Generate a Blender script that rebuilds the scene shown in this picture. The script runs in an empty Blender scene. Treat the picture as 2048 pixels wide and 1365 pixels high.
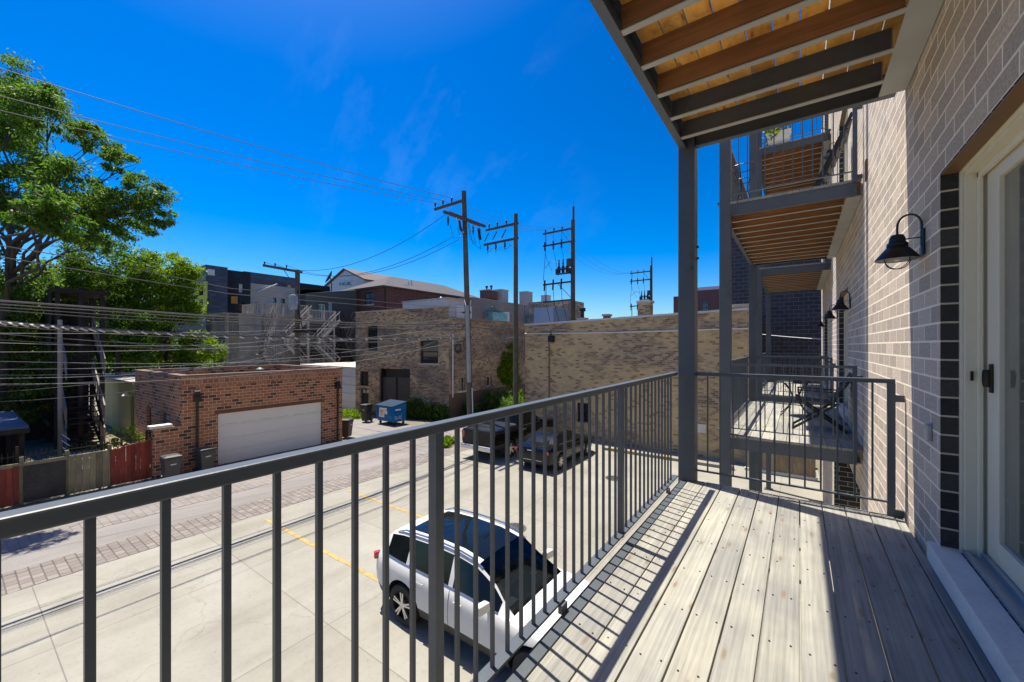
import bpy, bmesh, math, random
import numpy as np
from mathutils import Vector, Matrix
R = math.radians
random.seed(7)
rng = np.random.default_rng(7)
SC = bpy.context.scene
COL = SC.collection

# ------------------------------------------------------------------ camera geometry (metres, ground at z = 0)
G = 5.2                      # camera height above the ground of the lot
F, CX, HY = 807.0, 1024.0, 692.0
YAW = R(35.4)
CA = Vector((-math.sin(YAW), math.cos(YAW)))
RA = Vector((math.cos(YAW), math.sin(YAW)))

def ray(px, py):
    u = (px - CX) / F
    return Vector((CA.x + u * RA.x, CA.y + u * RA.y, (HY - py) / F))
def onX(px, py, X):
    d = ray(px, py); k = X / d.x
    return Vector((X, d.y * k, G + d.z * k))
def onY(px, py, Y):
    d = ray(px, py); k = Y / d.y
    return Vector((d.x * k, Y, G + d.z * k))
def onZ(px, py, z=0.0):
    d = ray(px, py); k = (z - G) / d.z
    return Vector((d.x * k, d.y * k, z))
def atD(px, py, dep):
    d = ray(px, py)
    return Vector((d.x * dep, d.y * dep, G + d.z * dep))

# ------------------------------------------------------------------ object helpers
OFF = {}
def tag(o, label=None, cat=None, group=None, kind=None):
    if label: o['label'] = label
    if cat: o['category'] = cat
    if group: o['group'] = group
    if kind: o['kind'] = kind
    return o
def thing(name, label, cat, loc=(0, 0, 0), group=None):
    o = bpy.data.objects.new(name, None)
    COL.objects.link(o)
    o.location = loc
    o.empty_display_size = 0.2
    OFF[o.name] = Vector(loc)
    return tag(o, label, cat, group)
def off_of(o):
    if o is None: return Vector((0, 0, 0))
    return OFF.get(o.name, Vector((0, 0, 0)))

def link_mesh(me, name, parent=None, mats=()):
    for m in mats: me.materials.append(m)
    o = bpy.data.objects.new(name, me)
    COL.objects.link(o)
    if parent is not None:
        o.parent = parent
        OFF[o.name] = off_of(parent)
    return o
def inst(o, d, parent=None):
    c = o.copy(); COL.objects.link(c)
    c.parent = parent if parent is not None else o.parent
    c.location = Vector(o.location) + Vector(d)
    OFF[c.name] = OFF.get(o.name, Vector((0, 0, 0)))
    return c
def copy_tree(o, parent=None):
    c = o.copy(); COL.objects.link(c)
    if parent is not None: c.parent = parent
    for ch in list(o.children): copy_tree(ch, c)
    return c

class MB:
    def __init__(s): s.v = []; s.f = []; s.m = []
    def add(s, vs, fs, mi=0):
        b = len(s.v); s.v += [tuple(v) for v in vs]
        for f in fs: s.f.append(tuple(b + i for i in f)); s.m.append(mi)
        return s
    def box(s, x0, x1, y0, y1, z0, z1, mi=0):
        if x0 > x1: x0, x1 = x1, x0
        if y0 > y1: y0, y1 = y1, y0
        if z0 > z1: z0, z1 = z1, z0
        v = [(x, y, z) for z in (z0, z1) for y in (y0, y1) for x in (x0, x1)]
        return s.add(v, [(0, 2, 3, 1), (4, 5, 7, 6), (0, 1, 5, 4), (2, 6, 7, 3), (0, 4, 6, 2), (1, 3, 7, 5)], mi)
    def obox(s, c, ax, ay, az, mi=0):          # centre and three half-axis vectors
        c, ax, ay, az = map(Vector, (c, ax, ay, az))
        v = [c + ax * i + ay * j + az * k for k in (-1, 1) for j in (-1, 1) for i in (-1, 1)]
        return s.add(v, [(0, 2, 3, 1), (4, 5, 7, 6), (0, 1, 5, 4), (2, 6, 7, 3), (0, 4, 6, 2), (1, 3, 7, 5)], mi)
    def bar(s, p, q, w, h, up=(0, 0, 1), mi=0):
        p, q = Vector(p), Vector(q); d = (q - p); L = d.length; d.normalize()
        up = Vector(up)
        if abs(d.dot(up)) > .98: up = Vector((1, 0, 0))
        sd = d.cross(up).normalized(); u2 = sd.cross(d).normalized()
        return s.obox((p + q) / 2, d * (L / 2), sd * (w / 2), u2 * (h / 2), mi)
    def tube(s, path, r, n=6, mi=0, cap=True):
        path = [Vector(p) for p in path]; k = len(path)
        rs = r if isinstance(r, (list, tuple)) else [r] * k
        b = len(s.v); prev = None
        for i, p in enumerate(path):
            t = (path[min(i + 1, k - 1)] - path[max(i - 1, 0)])
            t = t.normalized() if t.length > 1e-9 else Vector((0, 0, 1))
            if prev is None:
                a = Vector((0, 0, 1)) if abs(t.z) < .9 else Vector((1, 0, 0))
                x = t.cross(a).normalized()
            else:
                x = (prev - t * prev.dot(t))
                x = x.normalized() if x.length > 1e-6 else t.orthogonal().normalized()
            prev = x; y = t.cross(x)
            for j in range(n):
                a = 2 * math.pi * j / n
                s.v.append(tuple(p + (x * math.cos(a) + y * math.sin(a)) * rs[i]))
        for i in range(k - 1):
            for j in range(n):
                s.f.append((b + i * n + j, b + i * n + (j + 1) % n, b + (i + 1) * n + (j + 1) % n, b + (i + 1) * n + j)); s.m.append(mi)
        if cap:
            s.f.append(tuple(b + j for j in reversed(range(n)))); s.m.append(mi)
            s.f.append(tuple(b + (k - 1) * n + j for j in range(n))); s.m.append(mi)
        return s
    def lathe(s, c, prof, n=16, axis='z', mi=0):   # prof: (radius, height) pairs along the axis
        c = Vector(c); b = len(s.v)
        for r, h in prof:
            for j in range(n):
                a = 2 * math.pi * j / n; x, y = r * math.cos(a), r * math.sin(a)
                s.v.append(tuple(c + Vector({'z': (x, y, h), 'x': (h, x, y), 'y': (y, h, x)}[axis])))
        for i in range(len(prof) - 1):
            for j in range(n):
                s.f.append((b + i * n + j, b + i * n + (j + 1) % n, b + (i + 1) * n + (j + 1) % n, b + (i + 1) * n + j)); s.m.append(mi)
        s.f.append(tuple(b + j for j in reversed(range(n)))); s.m.append(mi)
        s.f.append(tuple(b + (len(prof) - 1) * n + j for j in range(n))); s.m.append(mi)
        return s
    def prism(s, poly, z0, z1, mi=0):              # poly: CCW xy
        n = len(poly)
        v = [(p[0], p[1], z0) for p in poly] + [(p[0], p[1], z1) for p in poly]
        return s.add(v, [tuple(reversed(range(n))), tuple(range(n, 2 * n))] + [(i, (i + 1) % n, n + (i + 1) % n, n + i) for i in range(n)], mi)
    def quad(s, a, b, c, d, mi=0): return s.add([a, b, c, d], [(0, 1, 2, 3)], mi)
    def build(s, name, mats, parent=None, smooth=False, bevel=0.0):
        if not isinstance(mats, (list, tuple)): mats = [mats]
        o3 = off_of(parent) if parent is not None else Vector((0, 0, 0))
        me = bpy.data.meshes.new(name)
        V = np.array(s.v, dtype=float)
        me.from_pydata([tuple(p) for p in (V - np.array(o3))], [], s.f)
        me.update()
        me.polygons.foreach_set('material_index', s.m)
        if smooth: me.polygons.foreach_set('use_smooth', [True] * len(me.polygons))
        uv = me.uv_layers.new(name='UVMap')
        nl = len(me.loops); out = np.zeros((nl, 2), dtype=np.float32)
        for p in me.polygons:
            nx, ny, nz = p.normal
            if abs(nz) > .75: t = None
            else:
                l = math.hypot(nx, ny) or 1; t = (-ny / l, nx / l)
            for li in p.loop_indices:
                x, y, z = V[me.loops[li].vertex_index]
                out[li] = (x, y) if t is None else (x * t[0] + y * t[1], z)
        uv.data.foreach_set('uv', out.ravel())
        if smooth:
            try: me.set_sharp_from_angle(angle=R(38))
            except Exception: pass
        o = link_mesh(me, name, parent, mats)
        if bevel:
            b = o.modifiers.new('edge', 'BEVEL'); b.width = bevel; b.segments = 2; b.limit_method = 'ANGLE'
        return o

# ------------------------------------------------------------------ materials
def new_mat(name):
    m = bpy.data.materials.new(name); m.use_nodes = True
    nt = m.node_tree; bs = nt.nodes['Principled BSDF']
    return m, nt, bs
def nd(nt, typ, **kw):
    n = nt.nodes.new(typ)
    for k, v in kw.items():
        if k.startswith('i_'): n.inputs[k[2:].replace('_', ' ')].default_value = v
        else: setattr(n, k, v)
    return n
def c4(c): return (c[0], c[1], c[2], 1)
def ramp(nt, stops, interp='LINEAR'):
    r = nt.nodes.new('ShaderNodeValToRGB'); r.color_ramp.interpolation = interp
    e = r.color_ramp.elements
    while len(e) < len(stops): e.new(0.5)
    for i, (p, c) in enumerate(stops):
        e[i].position = p; e[i].color = c4(c) if len(c) == 3 else c
    return r
def mixc(nt, fac, a, b, mode='MIX'):
    m = nt.nodes.new('ShaderNodeMix'); m.data_type = 'RGBA'; m.blend_type = mode
    for k, v in ((0, fac), (6, a), (7, b)):
        if hasattr(v, 'links') or hasattr(v, 'is_linked'): nt.links.new(v, m.inputs[k])
        else: m.inputs[k].default_value = v if k == 0 else c4(v)
    return m.outputs[2]
def coords(nt, kind='Object', scale=(1, 1, 1)):
    t = nt.nodes.new('ShaderNodeTexCoord'); mp = nt.nodes.new('ShaderNodeMapping')
    mp.inputs['Scale'].default_value = scale
    nt.links.new(t.outputs[kind], mp.inputs['Vector'])
    return mp.outputs['Vector']
def noise(nt, vec, scale, detail=4, rough=.55):
    n = nt.nodes.new('ShaderNodeTexNoise'); n.inputs['Scale'].default_value = scale
    n.inputs['Detail'].default_value = detail; n.inputs['Roughness'].default_value = rough
    nt.links.new(vec, n.inputs['Vector']); return n.outputs['Fac']
def bump(nt, bs, h, strength=.3, dist=.01):
    b = nt.nodes.new('ShaderNodeBump'); b.inputs['Strength'].default_value = strength
    b.inputs['Distance'].default_value = dist
    nt.links.new(h, b.inputs['Height']); nt.links.new(b.outputs['Normal'], bs.inputs['Normal'])

def plain(name, col, rough=.6, metal=0.0, var=.15, vscale=3.0, bmp=0.0, bscale=40, coat=0.0, spec=.5, fine=.0):
    m, nt, bs = new_mat(name)
    bs.inputs['Roughness'].default_value = rough; bs.inputs['Metallic'].default_value = metal
    bs.inputs['Coat Weight'].default_value = coat; bs.inputs['Coat Roughness'].default_value = .04
    bs.inputs['Specular IOR Level'].default_value = spec
    v = coords(nt)
    f = noise(nt, v, vscale, 5, .6)
    r = ramp(nt, [(.25, [c * (1 - var) for c in col]), (.75, [min(1, c * (1 + var)) for c in col])])
    nt.links.new(f, r.inputs['Fac']); o = r.outputs['Color']
    if fine:
        f2 = noise(nt, v, vscale * 14, 3, .7)
        r2 = ramp(nt, [(.35, (1 - fine,) * 3), (.65, (1 + fine,) * 3)]); nt.links.new(f2, r2.inputs['Fac'])
        o = mixc(nt, 1.0, o, r2.outputs['Color'], 'MULTIPLY')
    nt.links.new(o, bs.inputs['Base Color'])
    if bmp: bump(nt, bs, noise(nt, v, bscale, 4, .6), bmp, .01)
    return m

def brick(name, pal, mortar, bw, bh, ms=.012, stain=.25, stain_col=(.25, .22, .2), bmp=.6, rough=.85, grime=0.0, smooth=.15, stain_scale=.35, pal2=None):
    m, nt, bs = new_mat(name)
    bs.inputs['Roughness'].default_value = rough
    uv = coords(nt, 'UV')
    b = nt.nodes.new('ShaderNodeTexBrick')
    b.offset = .5; b.squash = 1
    for k, v in (('Scale', 1.0), ('Mortar Size', ms), ('Mortar Smooth', smooth), ('Bias', 0.0), ('Brick Width', bw), ('Row Height', bh)):
        b.inputs[k].default_value = v
    b.inputs['Color1'].default_value = (0, 0, 0, 1); b.inputs['Color2'].default_value = (1, 1, 1, 1)
    b.inputs['Mortar'].default_value = (.5, .5, .5, 1)
    wob = noise(nt, uv, 9, 2)
    add = nd(nt, 'ShaderNodeVectorMath', operation='MULTIPLY_ADD')
    cx = nd(nt, 'ShaderNodeCombineXYZ'); nt.links.new(wob, cx.inputs['X']); nt.links.new(wob, cx.inputs['Y'])
    nt.links.new(cx.outputs[0], add.inputs[0]); add.inputs[1].default_value = (ms * .7, ms * .7, 0); nt.links.new(uv, add.inputs[2])
    nt.links.new(add.outputs[0], b.inputs['Vector'])
    k = len(pal); r = ramp(nt, [(i / k, pal[i]) for i in range(k)], 'CONSTANT')
    nt.links.new(b.outputs['Color'], r.inputs['Fac'])
    pc_ = r.outputs['Color']
    if pal2:                      # patches of a second brick mix, with ragged edges
        k2 = len(pal2); r2_ = ramp(nt, [(i / k2, pal2[i]) for i in range(k2)], 'CONSTANT'); nt.links.new(b.outputs['Color'], r2_.inputs['Fac'])
        pm_ = nt.nodes.new('ShaderNodeMapping'); pm_.inputs['Scale'].default_value = (.16, .34, 1); pm_.inputs['Location'].default_value = (2.3, .7, 0); nt.links.new(uv, pm_.inputs['Vector'])
        pn_ = noise(nt, pm_.outputs[0], 1.0, 6, .7); pr_ = ramp(nt, [(.47, (0, 0, 0)), (.56, (1, 1, 1))]); nt.links.new(pn_, pr_.inputs['Fac'])
        pc_ = mixc(nt, pr_.outputs['Color'], pc_, r2_.outputs['Color'])
    fine = noise(nt, uv, 55, 4, .65)
    rf = ramp(nt, [(.3, (.70,) * 3), (.7, (1.25,) * 3)]); nt.links.new(fine, rf.inputs['Fac'])
    bc = mixc(nt, 1.0, pc_, rf.outputs['Color'], 'MULTIPLY')
    o = mixc(nt, b.outputs['Fac'], bc, mortar)
    if stain:
        sn = noise(nt, uv, stain_scale, 6, .68)
        rs = ramp(nt, [(.45, (0, 0, 0)), (.72, (1, 1, 1))]); nt.links.new(sn, rs.inputs['Fac'])
        fm = nd(nt, 'ShaderNodeMath', operation='MULTIPLY'); fm.inputs[1].default_value = stain
        nt.links.new(rs.outputs['Color'], fm.inputs[0])
        o = mixc(nt, fm.outputs[0], o, stain_col)
    nt.links.new(o, bs.inputs['Base Color'])
    h = nd(nt, 'ShaderNodeMath', operation='MULTIPLY_ADD'); h.inputs[1].default_value = -1.0
    nt.links.new(b.outputs['Fac'], h.inputs[0]); nt.links.new(fine, h.inputs[2])
    bump(nt, bs, h.outputs[0], bmp, .008)
    return m

def wood_boards(name, c_lo, c_hi, grain=(70, 1.6, 70), rough=.75, knot=(.12, .08, .05), knots=True, per=.25, kind='Object', stain=None):
    m, nt, bs = new_mat(name)
    bs.inputs['Roughness'].default_value = rough
    geo = nt.nodes.new('ShaderNodeNewGeometry')
    v0 = coords(nt, kind)
    off = nd(nt, 'ShaderNodeCombineXYZ')
    mul = nd(nt, 'ShaderNodeMath', operation='MULTIPLY'); mul.inputs[1].default_value = 37.0
    nt.links.new(geo.outputs['Random Per Island'], mul.inputs[0])
    nt.links.new(mul.outputs[0], off.inputs['Y']); nt.links.new(mul.outputs[0], off.inputs['Z'])
    ad = nd(nt, 'ShaderNodeVectorMath', operation='ADD'); nt.links.new(v0, ad.inputs[0]); nt.links.new(off.outputs[0], ad.inputs[1])
    gm = nt.nodes.new('ShaderNodeMapping'); gm.inputs['Scale'].default_value = grain
    nt.links.new(ad.outputs[0], gm.inputs['Vector'])
    g = noise(nt, gm.outputs[0], 1.0, 6, .62)
    r = ramp(nt, [(.28, c_lo), (.72, c_hi)]); nt.links.new(g, r.inputs['Fac']); o = r.outputs['Color']
    rp = ramp(nt, [(0, (1 - per,) * 3), (1, (1 + per,) * 3)]); nt.links.new(geo.outputs['Random Per Island'], rp.inputs['Fac'])
    o = mixc(nt, 1.0, o, rp.outputs['Color'], 'MULTIPLY')
    big = noise(nt, ad.outputs[0], 1.6, 4, .6)
    rb = ramp(nt, [(.38, (.78, .79, .83)), (.68, (1.16, 1.14, 1.08))]); nt.links.new(big, rb.inputs['Fac'])
    o = mixc(nt, 1.0, o, rb.outputs['Color'], 'MULTIPLY')
    if knots:
        km = nt.nodes.new('ShaderNodeMapping'); km.inputs['Scale'].default_value = [(6.0, 1.6, 1)[i] for i in range(3)]
        nt.links.new(ad.outputs[0], km.inputs['Vector'])
        wv = nd(nt, 'ShaderNodeVectorMath', operation='MULTIPLY_ADD')
        nz = nt.nodes.new('ShaderNodeTexNoise'); nz.inputs['Scale'].default_value = 9; nt.links.new(ad.outputs[0], nz.inputs['Vector'])
        nt.links.new(nz.outputs['Color'], wv.inputs[0]); wv.inputs[1].default_value = (.16, .12, 0); nt.links.new(km.outputs[0], wv.inputs[2])
        vo = nt.nodes.new('ShaderNodeTexVoronoi'); vo.voronoi_dimensions = '2D'; vo.inputs['Scale'].default_value = 1.0; vo.inputs['Randomness'].default_value = 1
        nt.links.new(wv.outputs[0], vo.inputs['Vector'])
        rk = ramp(nt, [(.03, (1, 1, 1)), (.055, (.5, .5, .5)), (.075, (.15, .15, .15)), (.14, (0, 0, 0))]); nt.links.new(vo.outputs['Distance'], rk.inputs['Fac'])
        fk = nd(nt, 'ShaderNodeMath', operation='MULTIPLY'); fk.inputs[1].default_value = .75
        nt.links.new(rk.outputs['Color'], fk.inputs[0])
        o = mixc(nt, fk.outputs[0], o, knot)
    if stain:
        sn = noise(nt, v0, 3.5, 5, .7); rs = ramp(nt, [(.50, (0, 0, 0)), (.64, (.6, .6, .6))]); nt.links.new(sn, rs.inputs['Fac'])
        o = mixc(nt, rs.outputs['Color'], o, stain)
    nt.links.new(o, bs.inputs['Base Color'])
    bump(nt, bs, g, .25, .004)
    return m

def glassy(name, col=(.02, .025, .03), rough=.03, trans=0.0):
    m, nt, bs = new_mat(name)
    v = coords(nt); f = noise(nt, v, 1.3, 2)
    r = ramp(nt, [(.3, [c * .7 for c in col]), (.7, [c * 1.4 for c in col])]); nt.links.new(f, r.inputs['Fac'])
    nt.links.new(r.outputs['Color'], bs.inputs['Base Color'])
    bs.inputs['Roughness'].default_value = rough; bs.inputs['Specular IOR Level'].default_value = .9
    bs.inputs['IOR'].default_value = 1.6
    bs.inputs['Transmission Weight'].default_value = trans
    return m
def leafy(name, lo, hi, trans=.5):
    m, nt, bs = new_mat(name)
    geo = nt.nodes.new('ShaderNodeNewGeometry')
    r = ramp(nt, [(0, lo), (1, hi)]); nt.links.new(geo.outputs['Random Per Island'], r.inputs['Fac'])
    bs.inputs['Roughness'].default_value = .55; bs.inputs['Specular IOR Level'].default_value = .3
    nt.links.new(r.outputs['Color'], bs.inputs['Base Color'])
    tr = nt.nodes.new('ShaderNodeBsdfTranslucent')
    hs = nt.nodes.new('ShaderNodeHueSaturation'); hs.inputs['Saturation'].default_value = 1.1; hs.inputs['Value'].default_value = 1.5
    nt.links.new(r.outputs['Color'], hs.inputs['Color']); nt.links.new(hs.outputs[0], tr.inputs['Color'])
    mx = nt.nodes.new('ShaderNodeMixShader'); mx.inputs[0].default_value = trans
    nt.links.new(bs.outputs[0], mx.inputs[1]); nt.links.new(tr.outputs[0], mx.inputs[2])
    nt.links.new(mx.outputs[0], nt.nodes['Material Output'].inputs['Surface'])
    return m

STEEL = plain('painted grey steel', (.072, .084, .098), .45, 0, .14, 1.8, .08, 45, spec=.45, fine=.05)
STEEL_BOUNCE = plain('steel flange with bounce light', (.36, .35, .32), .55, 0, .15, 2)  # pale tone puts the bounce light off the deck into the colour
DECK = wood_boards('weathered deck boards', (.19, .185, .163), (.35, .342, .298), knot=(.16, .11, .07), per=.12)
JOIST = wood_boards('stained joist wood', (.17, .075, .028), (.32, .15, .055), grain=(2, 40, 40), knots=False)
SOFFIT = wood_boards('amber board undersides', (.62, .25, .035), (.92, .50, .11), grain=(12, 3, 12), knot=(.2, .07, .02), per=.35, stain=(.22, .07, .012))  # amber holds the glow of light through the boards
WALLB = brick('grey utility brick', [(.46, .375, .295), (.53, .43, .335), (.41, .335, .265), (.58, .475, .37), (.48, .39, .315), (.44, .365, .30)], (.88, .78, .60), .305, .1067, .007, .12, (.36, .33, .3), .5, stain_scale=1.2)
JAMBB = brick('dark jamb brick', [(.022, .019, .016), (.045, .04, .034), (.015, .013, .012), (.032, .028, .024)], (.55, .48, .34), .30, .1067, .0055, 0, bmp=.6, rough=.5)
STONE = plain('cast stone', (.66, .63, .57), .8, 0, .12, 4, .1, 80, fine=.06)
VINYL = plain('cream vinyl', (.74, .67, .50), .4, 0, .04, 1.5)
LINTEL = plain('brown painted lintel', (.20, .105, .035), .5, 0, .1, 3)
BLACK = plain('black metal', (.012, .012, .013), .4, .0, .2, 4)
BLACKP = plain('black plastic', (.02, .02, .021), .5, 0, .2, 3)
BLIND = plain('cream blind', (.58, .54, .40), .7, 0, .06, 2)
DGLASS = glassy('dark window glass')
CGLASS = glassy('car glass', (.005, .007, .008), .02)
CGLASS.node_tree.nodes['Principled BSDF'].inputs['IOR'].default_value = 1.42; CGLASS.node_tree.nodes['Principled BSDF'].inputs['Specular IOR Level'].default_value = .5
BGLASS = glassy('pale window glass', (.10, .17, .25), .05)
WHITE = plain('white paint', (.72, .71, .68), .5, 0, .06, 2, fine=.03)
CHROME = plain('bright metal', (.62, .62, .62), .25, .9, .06, 3)
GREYP = plain('grey plastic', (.12, .13, .13), .55, 0, .12, 3)
WOODG = wood_boards('grey porch wood', (.24, .225, .20), (.42, .40, .36), grain=(30, 30, 3), knots=False)
WOODD = wood_boards('dark porch wood', (.012, .010, .009), (.03, .025, .02), grain=(30, 30, 3), knots=False)
POLEW = wood_boards('weathered pole wood', (.065, .055, .041), (.155, .128, .09), grain=(30, 30, 1.2), knots=False, per=.1)
CABLEM = plain('cable sheath', (.12, .118, .112), .3, 0, .15, 1)
BARK = plain('bark', (.06, .048, .036), .9, 0, .35, 6, .6, 25)
# ------------------------------------------------------------------ world, sun, camera
SUNV = Vector((-.33, .09, 1.0)).normalized()
EL = math.asin(SUNV.z)
w = bpy.data.worlds.new('World'); SC.world = w; w.use_nodes = True
nt = w.node_tree; bg = nt.nodes['Background']
sky = nt.nodes.new('ShaderNodeTexSky'); sky.sky_type = 'NISHITA'; sky.sun_disc = False
sky.sun_elevation = EL; sky.sun_rotation = math.atan2(SUNV.x, SUNV.y)
sky.altitude = 300; sky.air_density = 1.0; sky.dust_density = 1.4; sky.ozone_density = 4.0
hs = nt.nodes.new('ShaderNodeHueSaturation'); hs.inputs['Saturation'].default_value = 1.28; hs.inputs['Hue'].default_value = .499; hs.inputs['Value'].default_value = 3.9
sc_ = nt.nodes.new('ShaderNodeVectorMath'); sc_.operation = 'SCALE'; sc_.inputs['Scale'].default_value = .125
nt.links.new(sky.outputs[0], sc_.inputs[0])
gm_ = nt.nodes.new('ShaderNodeGamma'); gm_.inputs['Gamma'].default_value = 1.7
nt.links.new(sc_.outputs[0], gm_.inputs['Color']); nt.links.new(gm_.outputs[0], hs.inputs['Color'])
# thin cirrus streaks, part of the sky itself
tc = nt.nodes.new('ShaderNodeTexCoord')
mp = nt.nodes.new('ShaderNodeMapping'); mp.inputs['Rotation'].default_value = (R(20), R(-35), R(30)); mp.inputs['Scale'].default_value = (1.2, 7.0, 4.0)
nt.links.new(tc.outputs['Generated'], mp.inputs['Vector'])
cn = noise(nt, mp.outputs[0], 1.7, 8, .6)
mp2 = nt.nodes.new('ShaderNodeMapping'); mp2.inputs['Location'].default_value = (3.1, .4, .7)
nt.links.new(tc.outputs['Generated'], mp2.inputs['Vector'])
cm = noise(nt, mp2.outputs[0], 2.3, 3, .5)
r1 = ramp(nt, [(.5, (0, 0, 0)), (.78, (1, 1, 1))]); nt.links.new(cn, r1.inputs['Fac'])
r2 = ramp(nt, [(.5, (0, 0, 0)), (.68, (.03, .03, .03))]); nt.links.new(cm, r2.inputs['Fac'])
mm = nd(nt, 'ShaderNodeMath', operation='MULTIPLY'); nt.links.new(r1.outputs[0], mm.inputs[0]); nt.links.new(r2.outputs[0], mm.inputs[1])
skyc = mixc(nt, mm.outputs[0], hs.outputs['Color'], (3.6, 4.2, 4.9))
nt.links.new(skyc, bg.inputs['Color'])
bg.inputs['Strength'].default_value = .12
sl = bpy.data.lights.new('sun', 'SUN'); sl.energy = 2.35; sl.angle = R(.5); sl.color = (1.0, .93, .80)
so = bpy.data.objects.new('sun', sl); COL.objects.link(so); so.rotation_euler = SUNV.to_track_quat('Z', 'Y').to_euler()
so.location = (0, 0, 40)
cam = bpy.data.cameras.new('camera'); co = bpy.data.objects.new('camera', cam); COL.objects.link(co)
cam.sensor_width = 36; cam.lens = F / 2048 * 36; cam.shift_y = (HY - 682.5) / 2048
cam.clip_start = .03; cam.clip_end = 3000
co.location = (0, 0, G); co.rotation_euler = (R(90), 0, YAW)
SC.camera = co
SC.view_settings.view_transform = 'Standard'; SC.view_settings.look = 'None'; SC.view_settings.gamma = 1
SC.view_settings.exposure = 1.93
SC.cycles.max_bounces = 8; SC.cycles.diffuse_bounces = 4; SC.cycles.use_denoising = True

# ------------------------------------------------------------------ ground
EARTH = plain('yard earth', (.16, .14, .10), .95, 0, .3, .4, .3, 8, fine=.12)
def concrete():
    m, nt, bs = new_mat('lot concrete'); bs.inputs['Roughness'].default_value = .85
    v = coords(nt)
    b = nt.nodes.new('ShaderNodeTexBrick'); b.offset = 0
    for k, val in (('Scale', 1), ('Mortar Size', .009), ('Mortar Smooth', .0), ('Brick Width', 3.3), ('Row Height', 3.05)): b.inputs[k].default_value = val
    b.inputs['Color1'].default_value = (.245, .234, .198, 1); b.inputs['Color2'].default_value = (.268, .258, .222, 1); b.inputs['Mortar'].default_value = (.16, .145, .125, 1)
    sh = nt.nodes.new('ShaderNodeMapping'); sh.inputs['Location'].default_value = (.55, -1.1, 0); nt.links.new(v, sh.inputs['Vector']); nt.links.new(sh.outputs[0], b.inputs['Vector'])
    o = b.outputs['Color']
    n1 = noise(nt, v, .5, 6, .65); ra = ramp(nt, [(.3, (.80, .79, .77)), (.7, (1.10, 1.10, 1.10))]); nt.links.new(n1, ra.inputs['Fac'])
    o = mixc(nt, 1.0, o, ra.outputs[0], 'MULTIPLY')
    n2 = noise(nt, v, 13, 4, .75); rb = ramp(nt, [(.30, (.72, .71, .7)), (.42, (1, 1, 1)), (.7, (1.06,) * 3)]); nt.links.new(n2, rb.inputs['Fac'])
    o = mixc(nt, .8, o, rb.outputs[0], 'MULTIPLY')
    vo = nt.nodes.new('ShaderNodeTexVoronoi'); vo.inputs['Scale'].default_value = 2.6; nt.links.new(v, vo.inputs['Vector'])
    rv = ramp(nt, [(.02, (.5, .48, .45)), (.05, (1, 1, 1))]); nt.links.new(vo.outputs['Distance'], rv.inputs['Fac'])
    o = mixc(nt, 1.0, o, rv.outputs[0], 'MULTIPLY')
    # tyre-dark lanes, oil spots and hairline cracks
    st_ = coords(nt, 'Object', (.9, .16, 1)); n3 = noise(nt, st_, .8, 5, .6); rc = ramp(nt, [(.52, (1, 1, 1)), (.70, (.80, .78, .75))]); nt.links.new(n3, rc.inputs['Fac'])
    o = mixc(nt, 1.0, o, rc.outputs[0], 'MULTIPLY')
    v2 = nt.nodes.new('ShaderNodeTexVoronoi'); v2.inputs['Scale'].default_value = .33; nt.links.new(v, v2.inputs['Vector'])
    rs_ = ramp(nt, [(.03, (.45, .42, .38)), (.12, (.86, .85, .83)), (.22, (1, 1, 1))]); nt.links.new(v2.outputs['Distance'], rs_.inputs['Fac'])
    o = mixc(nt, .8, o, rs_.outputs[0], 'MULTIPLY')
    wv_ = nd(nt, 'ShaderNodeVectorMath', operation='MULTIPLY_ADD'); nz_ = nt.nodes.new('ShaderNodeTexNoise'); nz_.inputs['Scale'].default_value = 1.2; nz_.inputs['Detail'].default_value = 6; nt.links.new(v, nz_.inputs['Vector'])
    nt.links.new(nz_.outputs['Color'], wv_.inputs[0]); wv_.inputs[1].default_value = (1.3, 1.3, 0); nt.links.new(v, wv_.inputs[2])
    v3 = nt.nodes.new('ShaderNodeTexVoronoi'); v3.feature = 'DISTANCE_TO_EDGE'; v3.inputs['Scale'].default_value = .16; nt.links.new(wv_.outputs[0], v3.inputs['Vector'])
    rk_ = ramp(nt, [(.0009, (.45, .43, .40)), (.0022, (1, 1, 1))]); nt.links.new(v3.outputs['Distance'], rk_.inputs['Fac'])
    o = mixc(nt, .3, o, rk_.outputs[0], 'MULTIPLY')
    nt.links.new(o, bs.inputs['Base Color']); bump(nt, bs, n2, .15, .01)
    return m
def asphalt():
    m, nt, bs = new_mat('worn alley asphalt'); bs.inputs['Roughness'].default_value = .9
    v = coords(nt); vs = coords(nt, 'Object', (1, .25, 1))
    n1 = noise(nt, vs, .9, 6, .65); ra = ramp(nt, [(.3, (.165, .152, .142)), (.7, (.235, .218, .205))]); nt.links.new(n1, ra.inputs['Fac'])
    n2 = noise(nt, v, 30, 3, .8); rb = ramp(nt, [(.3, (.8,) * 3), (.7, (1.15,) * 3)]); nt.links.new(n2, rb.inputs['Fac'])
    o = mixc(nt, 1.0, ra.outputs[0], rb.outputs[0], 'MULTIPLY')
    nt.links.new(o, bs.inputs['Base Color']); bump(nt, bs, n2, .3, .01)
    return m
CONC, ASPH = concrete(), asphalt()
COBB = brick('alley brick pavers', [(.195, .17, .15), (.165, .143, .128), (.22, .195, .175), (.175, .15, .135)], (.085, .07, .062), .23, .19, .012, .5, (.235, .21, .195), .8, stain_scale=.8)
COBB2 = brick('worn alley pavers', [(.205, .185, .168), (.185, .166, .15), (.22, .20, .182)], (.12, .10, .09), .23, .19, .010, .9, (.225, .205, .192), .5, stain_scale=.9)
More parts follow.
